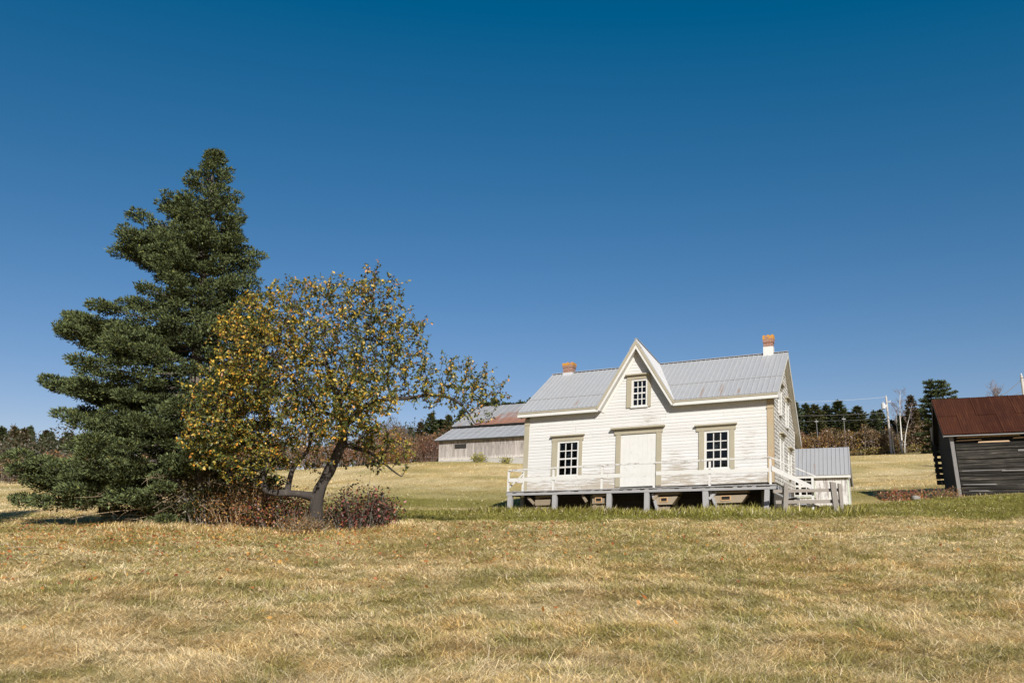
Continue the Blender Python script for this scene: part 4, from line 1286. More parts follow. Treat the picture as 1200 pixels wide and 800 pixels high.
def limb_mesh(mb, N, par, tipr=.0045, expo=2.35, minr=None, n_hi=8):
    n = len(N); ch = [[] for _ in range(n)]
    for i, p in enumerate(par):
        if p >= 0: ch[p].append(i)
    rad = np.zeros(n)
    for i in range(n - 1, -1, -1):
        rad[i] = tipr if not ch[i] else sum(rad[c] ** expo for c in ch[i]) ** (1 / expo)
    if minr is not None:
        rad[:len(minr)] = np.maximum(rad[:len(minr)], minr)
    done = np.zeros(n, bool)
    for i in range(n):
        if done[i]: continue
        chain = [par[i]] if par[i] >= 0 else []
        j = i
        while True:
            chain.append(j); done[j] = True
            nx_ = [c for c in ch[j] if not done[c]]
            if not nx_: break
            j = max(nx_, key=lambda c: rad[c])
        rr_ = [rad[c] for c in chain]
        if par[i] >= 0: rr_[0] = min(rad[par[i]], rad[chain[1]] * 1.25)
        if max(rr_) > .03 and len(chain) > 2:
            Pc = np.array([N[c] for c in chain]); q0 = np.arange(len(chain)); q1 = np.linspace(0, len(chain) - 1, (len(chain) - 1) * 5 + 1)
            Ps = np.stack([np.interp(q1, q0, Pc[:, k_]) for k_ in range(3)], 1)
            for _ in range(3): Ps[1:-1] = (Ps[:-2] + Ps[1:-1] * 2 + Ps[2:]) / 4
            rs = np.interp(q1, q0, rr_)
            v0 = len(mb.v); nn_ = 18
            mb.tube(list(Ps), list(rs), nn_, cap=False)
            for j_ in range(len(Ps)):
                for k_ in range(nn_):
                    a_ = 2 * PI * k_ / nn_
                    f_ = 1 + .34 * (vn2(2 + math.cos(a_) * 1.5 + j_ * .09, 5 + math.sin(a_) * 1.5 + i) - .5) + .20 * (vn2(k_ * 1.0, j_ * .22 + 7) - .5)
                    idx = v0 + j_ * nn_ + k_
                    mb.v[idx] = tuple(Ps[j_] + (np.array(mb.v[idx]) - Ps[j_]) * f_)
            continue
        mb.tube([N[c] for c in chain], rr_, n_hi if max(rr_) > .04 else (5 if max(rr_) > .012 else 3), cap=False)
    return rad, ch

ax_, ay_ = -4.78, 21.5
apple = thing('apple_tree', 'leaning apple tree with sparse yellow and olive autumn leaves', 'apple tree', (ax_, ay_, gh(ax_, ay_)))
rg = np.random.default_rng(40)
ELL = [((-.5, 0, 4.45), (2.6, 2.1, 2.1), 2000), ((.9, 0, 5.3), (1.35, 1.2, 1.55), 480), ((-2.45, .1, 3.1), (1.15, 1.4, 1.5), 560), ((3.0, 0, 3.75), (1.55, .9, .75), 300),
       ((.1, -.7, 3.0), (1.5, .7, .95), 320), ((.9, -.3, 3.6), (1.2, 1.0, .9), 160), ((.6, -1.5, 3.0), (1.5, .8, .9), 420), ((-1.7, -.4, 2.0), (1.3, .7, .8), 340), ((-2.6, -.2, 2.3), (.9, .8, .9), 200), ((1.3, .2, 2.1), (1.0, .9, .6), 130), ((4.0, 0, 3.3), (.75, .6, .75), 90), ((-1.8, 0, 5.2), (1.1, 1.2, 1.0), 280), ((1.9, 0, 4.6), (.95, 1.0, 1.1), 230), ((1.15, 0, 6.4), (.28, .3, .6), 22), ((-.7, .3, 2.0), (1.5, 1.1, .6), 80)]
att = []
for (c, r_, k) in ELL:
    v = rg.normal(0, 1, (k, 3)); v = unit(v) * (rg.random(k) ** (1 / 2.6))[:, None]
    att.append(v * np.array(r_) + np.array(c))
att = np.concatenate(att)
paths = [
    ([(0, 0, -.2), (-.05, 0, .25), (-.07, 0, .55), (-.05, 0, .87), (.02, .02, 1.15), (.14, .05, 1.42), (.27, .05, 1.7), (.39, .05, 1.95), (.49, .05, 2.25), (.52, .02, 2.5), (.49, 0, 2.85), (.40, 0, 3.2), (.28, 0, 3.55), (.15, 0, 3.9), (.02, 0, 4.25), (-.1, 0, 4.6)], None, (.175, .055)),
    ([(-.30, 0, .93), (-.55, 0, .98), (-.80, 0, 1.0), (-1.05, -.02, .99), (-1.3, -.03, 1.02), (-1.42, -.02, 1.2), (-1.38, 0, 1.5), (-1.30, .05, 1.8), (-1.28, .1, 2.2), (-1.4, .1, 2.6), (-1.55, .1, 3.0)], (0, 3), (.10, .032)),
    ([(-.80, .08, 1.25), (-.75, .15, 1.6), (-.58, .2, 1.85), (-.36, .2, 2.1), (-.3, .1, 2.6)], (1, 2), (.07, .03)),
    ([(.62, 0, 2.75), (.80, 0, 3.0), (1.05, -.05, 3.16), (1.31, -.1, 3.28), (1.7, -.1, 3.34), (2.17, -.08, 3.36), (2.6, -.05, 3.44), (3.04, 0, 3.44), (3.3, 0, 3.34), (3.52, 0, 3.18), (3.70, 0, 2.95), (3.84, 0, 2.7)], (0, 9), (.075, .015)),
    ([(.75, .1, 2.12), (1.14, .15, 2.03), (1.45, .2, 1.85), (1.72, .25, 1.6), (2.0, .3, 1.40)], (0, 8), (.05, .012)),
    ([(.55, 0, 3.5), (.70, 0, 3.9), (.83, 0, 4.35), (.98, 0, 4.9), (1.12, 0, 5.5), (1.18, 0, 6.0)], (0, 11), (.045, .01)),
    ([(-.05, -.3, 3.0), (-.35, -.6, 3.4), (-.7, -.8, 3.8), (-1.1, -.9, 4.3)], (0, 10), (.04, .02)),
]
nodes = []; par = []; minr = []; start = []
for (pl, at_, (ra, rb_)) in paths:
    start.append(len(nodes))
    for i, p in enumerate(pl):
        if i == 0: par.append(-1 if at_ is None else start[at_[0]] + at_[1])
        else: par.append(len(nodes) - 1)
        nodes.append(p); t = i / (len(pl) - 1); minr.append(ra * (1 - t) + rb_ * t)
N, par = grow(att, nodes, par, .15, 1.1, .19, 70)
mb = MB()
rad, ch = limb_mesh(mb, N, par, .0042, 2.5, np.array(minr), 10)
# root flare
mb.tube([(0, 0, -.25), (-.01, 0, .05), (-.05, 0, .35)], [.30, .21, .165], 10, cap=False)
# twigs and leaves
lp = []; la = []
thin = [i for i in range(len(nodes) if False else 0, len(N)) if rad[i] < .017 and i >= len(minr)]
r6 = random.Random(77)
for i in thin:
    d = N[i] - N[par[i]]; d = d / (np.linalg.norm(d) + 1e-9)
    nt_ = 2
    for _ in range(nt_):
        if r6.random() < .25: continue
        e = d * .5 + rg.normal(0, .55, 3); e[2] += .35; e /= np.linalg.norm(e); L_ = r6.uniform(.10, .28)
        mb.tube([N[i], N[i] + e * L_ * .55 + (0, 0, .01), N[i] + e * L_], [.004, .003, .0018], 3, cap=False)
        k = r6.randint(5, 9)
        # leaf clusters thin out in places
        keep = .95 if vn2(N[i][0] * 1.1 + 30, N[i][2] * 1.1 + 4) > .33 else .6
        for _ in range(k):
            if r6.random() > keep: continue
            t = r6.uniform(.25, 1.05)
            lp.append(N[i] + e * L_ * t); v = e * .5 + rg.normal(0, .7, 3); v[2] -= .25; la.append(v)
    for _ in range(r6.choice([0, 1, 2])):
        lp.append(N[i] + rg.normal(0, .02, 3)); v = rg.normal(0, .7, 3); v[2] -= .15; la.append(v)
mb.build('trunk', M['apple'], apple, smooth=True)
lp = np.array(lp); la = unit(np.array(la))
up = rg.normal(0, .6, lp.shape); up[:, 2] += 1.0; up[:, 1] -= .35
sd = unit(np.cross(la, up)); nrm = np.cross(sd, la)
Ln = rg.uniform(.055, .115, len(lp)); Wn = Ln * rg.uniform(.5, .68, len(lp))
# folded leaf: base, left, tip, right with raised sides
a = la * Ln[:, None]; s_ = sd * (Wn / 2)[:, None]; h_ = nrm * (Wn * .22)[:, None]
V = np.stack([lp, lp + a * .5 + s_ + h_, lp + a - nrm * (Ln * .12)[:, None], lp + a * .5 - s_ + h_], 1).reshape(-1, 3)
k = np.arange(len(lp)) * 4
F = np.concatenate([np.stack([k, k + 1, k + 2], 1), np.stack([k, k + 2, k + 3], 1)])
PALT = np.array([(.055, .075, .020), (.095, .115, .026), (.17, .17, .032), (.30, .235, .038), (.58, .38, .045), (.60, .27, .04), (.34, .14, .03)])
pw = rg.random(len(lp))
left = np.clip(.42 + (vnoise(lp[:, 0] * 2.6 + 11 + lp[:, 1] * 1.7, lp[:, 2] * 2.6 + 3) - .5) * 1.3 - lp[:, 0] * .16 + (lp[:, 2] - 3.5) * .10 + (fbm(lp[:, 0] * .9 + 40, lp[:, 2] * .9, 2) - .5) * 1.2, 0, 1)
sh = np.array([(.25, .27, .20, .13, .09, .04, .02), (.10, .18, .22, .22, .19, .07, .02)])
cum = np.cumsum(sh[0][None] * (1 - left[:, None]) + sh[1][None] * left[:, None], 1)
ci = (pw[:, None] > cum / cum[:, -1:]).sum(1).clip(0, 6)
cc = PALT[ci] * rg.uniform(.8, 1.2, (len(lp), 1))
np_mesh('crown', V, [F], M['leaves'], apple, col=np.repeat(cc, 4, 0))
print('apple nodes', len(N), 'leaves', len(lp))

# ------------------------------------------------------------------ shrubs
def shrub_mesh(parent, cx, rx, ry, hz, nstem, nleaf, pal, seed, leaf=.08, lname='foliage', stemmat='twig', spread=1.0, low=.1):
    """stems from the foot and leaves hung along them, local to parent"""
    r7 = random.Random(seed); g7 = np.random.default_rng(seed)
    mb = MB(); P = []; A = []
    for i in range(nstem):
        a = r7.uniform(0, 6.28); q_ = math.sqrt(r7.random())
        tx, ty = math.cos(a) * q_ * rx, math.sin(a) * q_ * ry
        b = np.array((cx + tx * .55 * spread, ty * .55 * spread, -.08))
        top = np.array((cx + tx + r7.uniform(-.15, .15) * rx, ty + r7.uniform(-.1, .1), hz * (1 - .45 * q_ * q_) * r7.uniform(.65, 1.05)))
        mid = (b + top) / 2 + np.array((r7.uniform(-.08, .08), r7.uniform(-.08, .08), .12 * hz))
        mb.tube([b, mid, top], [.010 + .004 * hz, .008, .003], 4, cap=False)
        pl = [b, mid, top]
        for k in range(int(nleaf / nstem)):
            t = r7.uniform(low, 1.0)
            p = mid + (top - mid) * (t * 2 - 1) if t > .5 else b + (mid - b) * t * 2
            P.append(p + g7.normal(0, .10 + .05 * hz, 3) * np.array((1.2, 1.2, .8))); v = g7.normal(0, .8, 3); v[2] += .1; A.append(v)
        for k in range(3):
            t = r7.uniform(.4, .95); p = b + (top - b) * t
            mb.tube([p, p + g7.normal(0, .16, 3) + np.array((0, 0, .12))], [.005, .002], 3, cap=False)
    mb.build('stem', M[stemmat], parent)
    P = np.array(P); P[:, 2] = np.maximum(P[:, 2], .02); A = unit(np.array(A)); sd_ = unit(np.cross(A, g7.normal(0, 1, P.shape)))
    Ln = leaf * g7.uniform(.6, 1.25, len(P)); V, F = quads_from(P, A, sd_, Ln, Ln * .55)
    pal = np.array(pal); c = pal[g7.integers(0, len(pal), len(P))] * g7.uniform(.75, 1.25, (len(P), 1))
    return np_mesh(lname, V, [F], M['leaves'], parent, col=np.repeat(c, 4, 0))
DKRED = [(.06, .018, .016), (.09, .022, .02), (.045, .035, .018), (.05, .05, .02), (.26, .06, .045), (.06, .055, .022), (.045, .05, .02), (.34, .13, .09)]
RUST = [(.30, .13, .04), (.20, .09, .03), (.40, .20, .06), (.13, .09, .03), (.11, .10, .035), (.48, .27, .08)]
def shrub(name, label, x, y, rx, ry, hz, nstem, nleaf, pal, seed, leaf=.08, group=None, stem='twig', cat='shrub'):
    o = thing(name, label, cat, ground_at(x, y), 0, group)
    shrub_mesh(o, 0, rx, ry, hz, nstem, nleaf, pal, seed, leaf, stemmat=stem)
    return o
shrub('red_shrub', 'dark red leaved shrub growing right of the apple trunk', -3.85, 22.0, 1.05, .7, 1.1, 70, 3600, DKRED, 1, .085)
shrub('red_shrub', 'thin red and brown shrub under the level apple limb', -5.75, 22.1, 1.0, .6, 1.0, 46, 3600, DKRED + RUST[:3] + [(.12, .13, .03), (.16, .14, .035)], 2, .075)
shrub('weed_clump', 'rusty orange weed clump between the spruce and apple trunk', -6.85, 22.5, 1.15, .7, 1.35, 60, 5200, RUST, 3, .06, stem='deadtwig', cat='weeds')
shrub('weed_clump', 'low brown weed clump hugging the foot of the apple trunk', -5.15, 21.2, .75, .35, .42, 40, 1500, RUST + [(.12, .10, .03)] * 3, 4, .05, stem='deadtwig', cat='weeds')
shrub('leafy_sapling', 'dark olive leafy sapling under the spruce limbs near the weeds', -7.7, 23.0, 1.2, .7, 2.2, 40, 4600, [(.05, .055, .02), (.07, .07, .025), (.10, .085, .03), (.13, .09, .03)], 5, .07, cat='sapling')
shrub('rose_bush', 'low red brown bush beside the stone near the rusty roofed barn', 15.55, 34.2, 1.15, .45, .5, 22, 1900, [(.42, .10, .05), (.30, .08, .04), (.50, .19, .08), (.20, .20, .06), (.34, .24, .08)], 6, .06, cat='bush')
shrub('rose_bush', 'low red brown bush touching the corner of the rusty roofed barn', 17.1, 34.5, .8, .45, .5, 18, 1000, [(.38, .14, .06), (.28, .12, .05), (.36, .22, .08), (.22, .22, .06)], 7, .06, cat='bush')
shrub('yellow_weed', 'yellow green weed clump at the foot of the long grey barn wall', -3.1, 79.2, .65, .4, .9, 34, 500, [(.30, .27, .05), (.22, .22, .05), (.38, .33, .08)], 8, .17, cat='weeds')
shrub('yellow_weed', 'small yellow green weed clump at the barn wall close to the farmhouse corner', -.55, 78.3, .6, .4, .6, 24, 300, [(.30, .27, .05), (.22, .22, .05), (.38, .33, .08)], 9, .15, cat='weeds')

# stone beside the rose bush
g8 = np.random.default_rng(5)
bmv = MB(); 
import bmesh
bm = bmesh.new(); bmesh.ops.create_icosphere(bm, subdivisions=3, radius=1)
for v in bm.verts:
    n_ = 1 + .28 * (vn2(v.co.x * 1.7 + 9, v.co.y * 1.7 + v.co.z * 2.1) - .5) + .12 * (vn2(v.co.x * 5 + 40, v.co.y * 5 + v.co.z * 4) - .5)
    v.co = Vector((v.co.x * .16, v.co.y * .13, v.co.z * .11)) * n_
me = bpy.data.meshes.new('stone'); bm.to_mesh(me); bm.free(); me.materials.append(M['stone'])
o = link(bpy.data.objects.new('stone', me)); o.location = ground_at(15.6, 33.5, .08); tag(o, 'pale grey field stone in front of the low red bush', 'stone')

# ------------------------------------------------------------------ thickets (uncountable brush), far wood
BRUSH = [(.17, .085, .045), (.13, .07, .04), (.22, .12, .055), (.10, .065, .035), (.26, .155, .05), (.085, .07, .03), (.15, .10, .06)]
BRUSH2 = [tuple(min(1, v * 1.2) for v in c) for c in BRUSH]
def thicket(name, pts, h, n_st, n_lf, pal, seed, leaf=.22, depth=3.0, yellow=()):
    g = np.random.default_rng(seed); r7 = random.Random(seed)
    pts = np.array(pts, float); seg = np.concatenate([[0], np.cumsum(np.linalg.norm(np.diff(pts, axis=0), axis=1))])
    t = g.random(n_lf) * seg[-1]
    x = np.interp(t, seg, pts[:, 0]) + g.normal(0, depth * .2, n_lf); y = np.interp(t, seg, pts[:, 1]) + g.random(n_lf) * depth
    hh = h * (.45 + .9 * fbm(x * .33 + seed, y * .2 + 3, 3)) * (.7 + .6 * vnoise(x * .9 + 5, y * .5))
    z_ = gz(x, y) + hh * np.sqrt(g.random(n_lf)) * .98
    P = np.stack([x, y, z_], 1); A = g.normal(0, .7, (n_lf, 3)); A[:, 2] += .55; A = unit(A); sd_ = unit(np.cross(A, g.normal(0, 1, P.shape)))
    L_ = leaf * g.uniform(.6, 1.4, n_lf); V, F = quads_from(P, A, sd_, L_, L_ * .42)
    pal = np.array(pal); idx = ((fbm(x * .28 + 60, y * .2 + seed, 2) * 1.5 - .25 + g.normal(0, .16, n_lf)).clip(0, .999) * len(pal)).astype(int)
    c = pal[idx] * g.uniform(.7, 1.3, (n_lf, 1))
    for (yx, yr, prob) in yellow:
        m = (np.abs(x - yx) < yr) & (g.random(n_lf) < prob)
        c[m] = np.array((.38, .24, .04)) * g.uniform(.7, 1.2, (m.sum(), 1))
    # bare stems
    k = n_st; t = g.random(k) * seg[-1]; xs = np.interp(t, seg, pts[:, 0]); ys = np.interp(t, seg, pts[:, 1]) + g.random(k) * depth
    hs_ = h * g.uniform(.6, 1.35, k) * (.5 + .7 * fbm(xs * .33 + seed, ys * .2 + 3, 3))
    B = np.stack([xs, ys, gz(xs, ys) - .1], 1); D = g.normal(0, .22, (k, 3)); D[:, 2] = 1; D = unit(D)
    sd2 = unit(np.cross(D, g.normal(0, 1, B.shape))); V2, F2 = quads_from(B, D, sd2, hs_ + .1, np.full(k, .035))
    c2 = np.array((.24, .20, .17)) * g.uniform(.6, 1.3, (k, 1))
    o = np_mesh(name, np.concatenate([V, V2]), [F, F2 + len(V)], M['leaves'], col=np.concatenate([np.repeat(c, 4, 0), np.repeat(c2, 4, 0)]))
    return o
o = thicket('brush_thicket', [(24, 115), (36, 116), (46, 117), (56, 117), (66, 113), (80, 109)], 3.9, 1100, 48000, BRUSH2, 3, .30, 5, yellow=((38, 2.5, .16), (47, 1.5, .14), (33, 1.2, .10)))
tag(o, 'rust brown autumn brush along the top edge of the field at right', 'brush', kind='stuff')
o = thicket('tall_weeds', [(44, 116.5), (52, 117), (62, 116), (74, 110)], 1.1, 300, 5000, [(.22, .16, .06), (.30, .22, .06), (.17, .15, .05), (.24, .14, .06)], 9, .24, 1.6)
tag(o, 'yellowed tall weeds where the field meets the right hand brush', 'weeds', kind='stuff')
o = thicket('brush_thicket', [(-6.5, 90), (-12, 92), (-20, 93), (-32, 94), (-55, 95), (-80, 96)], 3.2, 2400, 34000, BRUSH2, 5, .27, 5, yellow=((-14.5, 2.0, .25),))
tag(o, 'rust brown autumn brush left of the long grey barn', 'brush', kind='stuff')
o = thicket('brush_thicket', [(-4, 120), (-30, 119), (-56, 114), (-80, 108), (-120, 112), (-160, 120)], 6.4, 2000, 46000, [(.075, .065, .035), (.05, .058, .028), (.10, .075, .042), (.04, .05, .024)], 15, .42, 12)
tag(o, 'dull brown wooded slope beyond the far left field edge', 'wood', kind='stuff')
shrub('rust_bush', 'round rust orange bush at the field edge left of the grey barn', -12.0, 89.0, 1.7, 1.2, 2.0, 60, 2600, [(.25, .12, .04), (.30, .17, .05), (.18, .09, .035)], 31, .17, cat='bush')
shrub('rust_bush', 'tall brown red bush touching the left corner of the grey barn', -8.3, 86.5, 1.5, 1.1, 2.9, 70, 2600, [(.17, .075, .045), (.13, .06, .04), (.20, .10, .05)], 32, .16, cat='bush')

# ------------------------------------------------------------------ background conifers: a few trees, copied
def make_conifer(seed, H, Rr, dens, pal, label, name='spruce_tree', clumpy=1.0, trunk_vis=.0):
    o = thing(name, label, 'conifer')
    r7 = random.Random(seed)
    def prof(az, h): return max(.1, Rr * (1 - (h / H)) ** .8 * (.75 + .45 * vn2(az * 1.1 + seed, h * .9)) * (.55 + .45 * min(1, h / (.12 * H))))
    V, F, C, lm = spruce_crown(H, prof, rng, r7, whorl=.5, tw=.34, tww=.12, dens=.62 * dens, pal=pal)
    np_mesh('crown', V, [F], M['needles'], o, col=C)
    lm.tube([(0, 0, -.5), (.05, 0, H * .5), (0, 0, H)], [.17, .1, .02], 6)
    lm.build('trunk', M['bark'], o)
    return o
GP = (1.35 * np.array((0.0205, 0.0295, 0.0131)), 1.45 * np.array((0.0779, 0.0943, 0.0426)))
GP2 = (np.array((0.0246, 0.0312, 0.0131)), 1.35 * np.array((0.0943, 0.0968, 0.041)))
GP3 = (np.array((.035, .030, .013)), np.array((.105, .080, .035)))
protos = {}
def conifer(kind, x, y, top, label, group=None, rz=None, wide=1.0):
    """top: world height of the tip"""
    spec = {'spire': (101, 9.0, 2.1, 1.0, GP), 'broad': (102, 8.5, 2.9, 1.0, GP2), 'dull': (103, 9.0, 2.3, .8, GP3), 'small': (104, 6.0, 1.7, 1.2, GP)}[kind]
    if kind not in protos:
        o = make_conifer(*spec, label); protos[kind] = o
    else:
        p = protos[kind]; o = p.copy(); COL.objects.link(o)
        for c in p.children:
            d = c.copy(); COL.objects.link(d); d.parent = o
    zb = gh(x, y); s = (top - zb) / spec[1]
    o.location = (x, y, zb); o.scale = (s * wide, s * wide, s); o.rotation_euler = (0, 0, rz if rz is not None else random.uniform(0, 6.28))
    o['label'] = label; o['category'] = 'spruce'
    if 'group' in o: del o['group']
    if group: o['group'] = group
    return o
FPX = 1000.7; CT, ST = math.cos(.2242), math.sin(.2242)
def at(px, py, Y):
    """the point at depth Y that stands in the photograph's direction (px, py)"""
    a = (px - 600) / FPX; b = -(py - 400) / FPX; k = Y / (CT - b * ST)
    return a * k, Y, (ST + b * CT) * k
RG = 'spruces behind the right hand brush'
for (px, py, Y, kd, lab, wd) in (
    (931, 470, 123, 'spire', 'spruce half hidden by the farmhouse side roof edge', 1), (944, 473, 124, 'spire', 'pointed spruce just right of the farmhouse roof edge', 1.1), (954.5, 474, 122, 'broad', 'broad spruce second to the right of the farmhouse roof', 1.0),
    (968, 474, 125, 'spire', 'spruce left of the tallest pointed one in the right hand row', 1.1), (981.5, 469, 122, 'spire', 'tallest sharply pointed spruce above the metal shed roof', 1.25), (1004.5, 476, 121, 'broad', 'broad dark spruce standing apart above the shed roof corner', 1.15),
    (1023.5, 481, 124, 'spire', 'spruce just left of the white utility pole', 1.05), (1031, 480, 126, 'broad', 'spruce whose tip meets the utility pole transformer', .9), (993, 484, 127, 'small', 'short spruce in the gap left of the broad dark one', 1.5),
    (1066.5, 463, 119, 'dull', 'thin brownish spruce right of the white birches', .8), (1079, 478, 121, 'broad', 'dark spruce filling the gap between birches and tall pines', 1.2), (1045, 492, 124, 'broad', 'low dark spruce behind the white birch stems', 1.3),
    (1058, 488, 125, 'small', 'low spruce between the birch stems and the brownish spruce', 1.8), (1012, 492, 128, 'small', 'small far spruce between the broad dark one and the utility pole', 1.8), (962, 484, 127, 'small', 'small far spruce in the second gap right of the house', 1.6)):
    x, y, zt = at(px, py, Y); conifer(kd, x, y, zt, lab, RG, wide=wd * 1.35)
LG = 'spruces behind the long grey barn'
for (px, py, Y, kd, lab, wd) in (
    (432, 511, 107, 'broad', 'low dark spruce seen under the right apple branches', 1.3), (447, 507, 109, 'spire', 'dark spruce beside the low pale bare tree', 1.2), (463, 499, 106, 'broad', 'dark spruce behind the pale bare trees left of the barn', 1.2), (472, 502, 109, 'spire', 'narrow dark spruce just right of the pale bare trees', 1.1),
    (481, 500, 108, 'spire', 'short spruce leftmost of those left of the grey barn', 1.1), (493, 494, 110, 'dull', 'brownish spruce second from the left behind the brush', 1.0), (505.5, 484, 110, 'spire', 'pointed spruce in the middle of the group left of the grey barn', 1.15),
    (516, 493, 112, 'small', 'small spruce between two pointed ones left of the grey barn', 1.7), (526, 486, 108, 'broad', 'broad spruce above the left end of the lean-to roof', 1.0), (542, 479, 110, 'spire', 'tall spruce rising behind the left slope of the barn roof', 1.15),
    (556, 478, 112, 'broad', 'spruce behind the hanging apple branch and barn ridge', 1.1), (570, 470, 114, 'spire', 'spruce behind the middle of the barn ridge', 1.2), (580, 466, 116, 'spire', 'spruce tip beside the last hanging apple leaves', 1.1),
    (590, 472, 118, 'spire', 'leftmost clear spruce tip on the barn ridge', 1.1), (596, 474, 120, 'small', 'low spruce tip on the barn ridge', 1.5), (603, 474, 119, 'small', 'low rounded spruce tip left of the farmhouse eave', 1.5), (609.7, 469.5, 117, 'spire', 'sharp spruce tip near the farmhouse roof corner', 1.1), (615, 471, 120, 'spire', 'middle spruce tip against the farmhouse roof corner', .9), (621.5, 467, 117, 'spire', 'tallest spruce tip touching the farmhouse roof corner', 1.1)):
    x, y, zt = at(px, py, Y); conifer(kd, x, y, zt, lab, LG, wide=wd * 1.2)
conifer('spire', -15.3, 21.0, 8.4, 'young spruce just past the left edge whose shade falls into the field', None, wide=1.05)
FG = 'far spruces on the left skyline'
r9 = random.Random(33)
for i in range(40):
    px = r9.uniform(-14, 140); x, y, zt = at(px, 499 + abs(r9.gauss(0, 6)) + (6 if px > 62 else 0), 150 + r9.uniform(0, 40))
    conifer('spire' if i % 3 else 'dull', x, y, zt, 'one of the small far spruces in a row along the left skyline', FG, wide=r9.uniform(.9, 1.6))
for i in range(9):
    px = 130 + i * 40 + r9.uniform(-8, 8); x, y, zt = at(px, 520 + r9.uniform(-8, 8), 112 + r9.uniform(0, 12))
    conifer('broad' if i % 2 else 'spire', x, y, zt, 'one of the spruces glimpsed through the limbs of the big trees', 'spruces beyond the big trees', wide=1.2)
# tall open pine pair behind the rusty roofed barn
def make_pine(px, py, Y, label, seed, Rr):
    x, y, zt = at(px, py, Y); zb = gh(x, y); H = zt - zb
    o = thing('pine_tree', label, 'pine', (x, y, zb), 0, None)
    r7 = random.Random(seed)
    def prof(az, h): return Rr * (.4 + .6 * math.sin(min(1, max(.05, (1 - h / H) * 1.35)) * PI * .5)) * (.35 + .95 * vn2(az * 1.3 + seed, h * .75))
    V, F, C, lm = spruce_crown(H, prof, rng, r7, whorl=.75, tw=.30, tww=.10, dens=.35, pal=GP, clump=True)
    np_mesh('crown', V, [F], M['needles'], o, col=C)
    lm.tube([(0, 0, -.5), (.05, 0, H * .5), (0, 0, H)], [.2, .13, .03], 6); lm.build('trunk', M['bark'], o)
make_pine(1089, 448, 108, 'left one of two tall open pines above the rusty barn roof', 3, 1.9)
make_pine(1103, 447, 106, 'right one of two tall open pines above the rusty barn roof', 8, 2.0)

# bare birches
def birch(px0, py0, px1, py1, Y, r0, label, seed, crown=1.0, mat_='birch', name='birch_tree', dens=1.0):
    x0, y0, _ = at(px0, py0, Y); zb = gh(x0, y0)
    x1, y1, zt = at(px1, py1, Y)
    H = zt - zb; dx = x1 - x0
    o = thing(name, label, 'birch' if mat_ == 'birch' else 'bare tree', (x0, y0, zb))
    r7 = random.Random(seed); mb = MB(); tw = MB()
    pl = [(dx * t + .12 * math.sin(t * 5 + seed), .1 * math.sin(t * 4), H * t * .92 - (.3 if t == 0 else 0)) for t in (0, .2, .4, .6, .8, 1)]
    mb.tube(pl, [r0, r0 * .9, r0 * .72, r0 * .5, r0 * .3, r0 * .12], 7)
    def rec(p, d, L_, r_, lv):
        e = p + d * L_
        tw.tube([p, (p + e) / 2 + Vector((0, 0, .03 * L_)), e], [r_, r_ * .7, r_ * .4], 3, cap=False)
        if lv == 0: return
        for _ in range(r7.randint(3, 4)):
            t = r7.uniform(.3, 1); q_ = p + (e - p) * t
            nd = (d + Vector((r7.gauss(0, .5), r7.gauss(0, .5), r7.gauss(.25, .3)))).normalized()
            rec(q_, nd, L_ * r7.uniform(.45, .7), r_ * .55, lv - 1)
    for k in range(int(20 * dens)):
        t = r7.uniform(.5, 1.0); i = min(4, int(t * 5)); f = t * 5 - i
        p = Vector(pl[i]).lerp(Vector(pl[i + 1]), f)
        a = r7.uniform(0, 6.28); d = Vector((math.cos(a), math.sin(a), r7.uniform(.7, 1.5))).normalized()
        rec(p, d, crown * r7.uniform(.6, 1.3) * (1.5 - t), .03, 3)
    mb.build('trunk', M[mat_], o, smooth=True); tw.build('twigs', M['greytwig'], o)
birch(1056, 527, 1054.5, 452, 116, .13, 'tallest white stemmed bare birch right of the utility pole', 1, 1.3)
birch(1055, 511, 1049, 478, 115.5, .085, 'thin white birch stem leaning left of the tallest birch', 2, .8, dens=.5)
birch(1059, 522, 1066.5, 470, 116.5, .085, 'white birch stem leaning right of the tallest birch', 3, .8, dens=.6)
birch(1049, 524, 1043, 497, 115, .075, 'short pale birch stem leaning beside the utility pole', 4, .7, dens=.4)
birch(1165, 490, 1166, 450, 70, .10, 'bare grey tree showing its twigs over the rusty barn ridge', 6, 1.3, 'greytwig', 'bare_tree', 1.2)
for (a, b, c, d, Y, sd_, lb) in ((457, 543, 455, 500, 100, 11, 'pale bare bushy tree left of the grey barn spruces'), (470, 545, 466, 506, 101, 12, 'pale bare tree just left of the leftmost barn spruce'), (446, 545, 444, 512, 99, 13, 'low pale bare tree behind the apple branches')):
    birch(a, b, c, d, Y, .09, lb, sd_, 1.7, 'greytwig', 'bare_tree', 1.4)

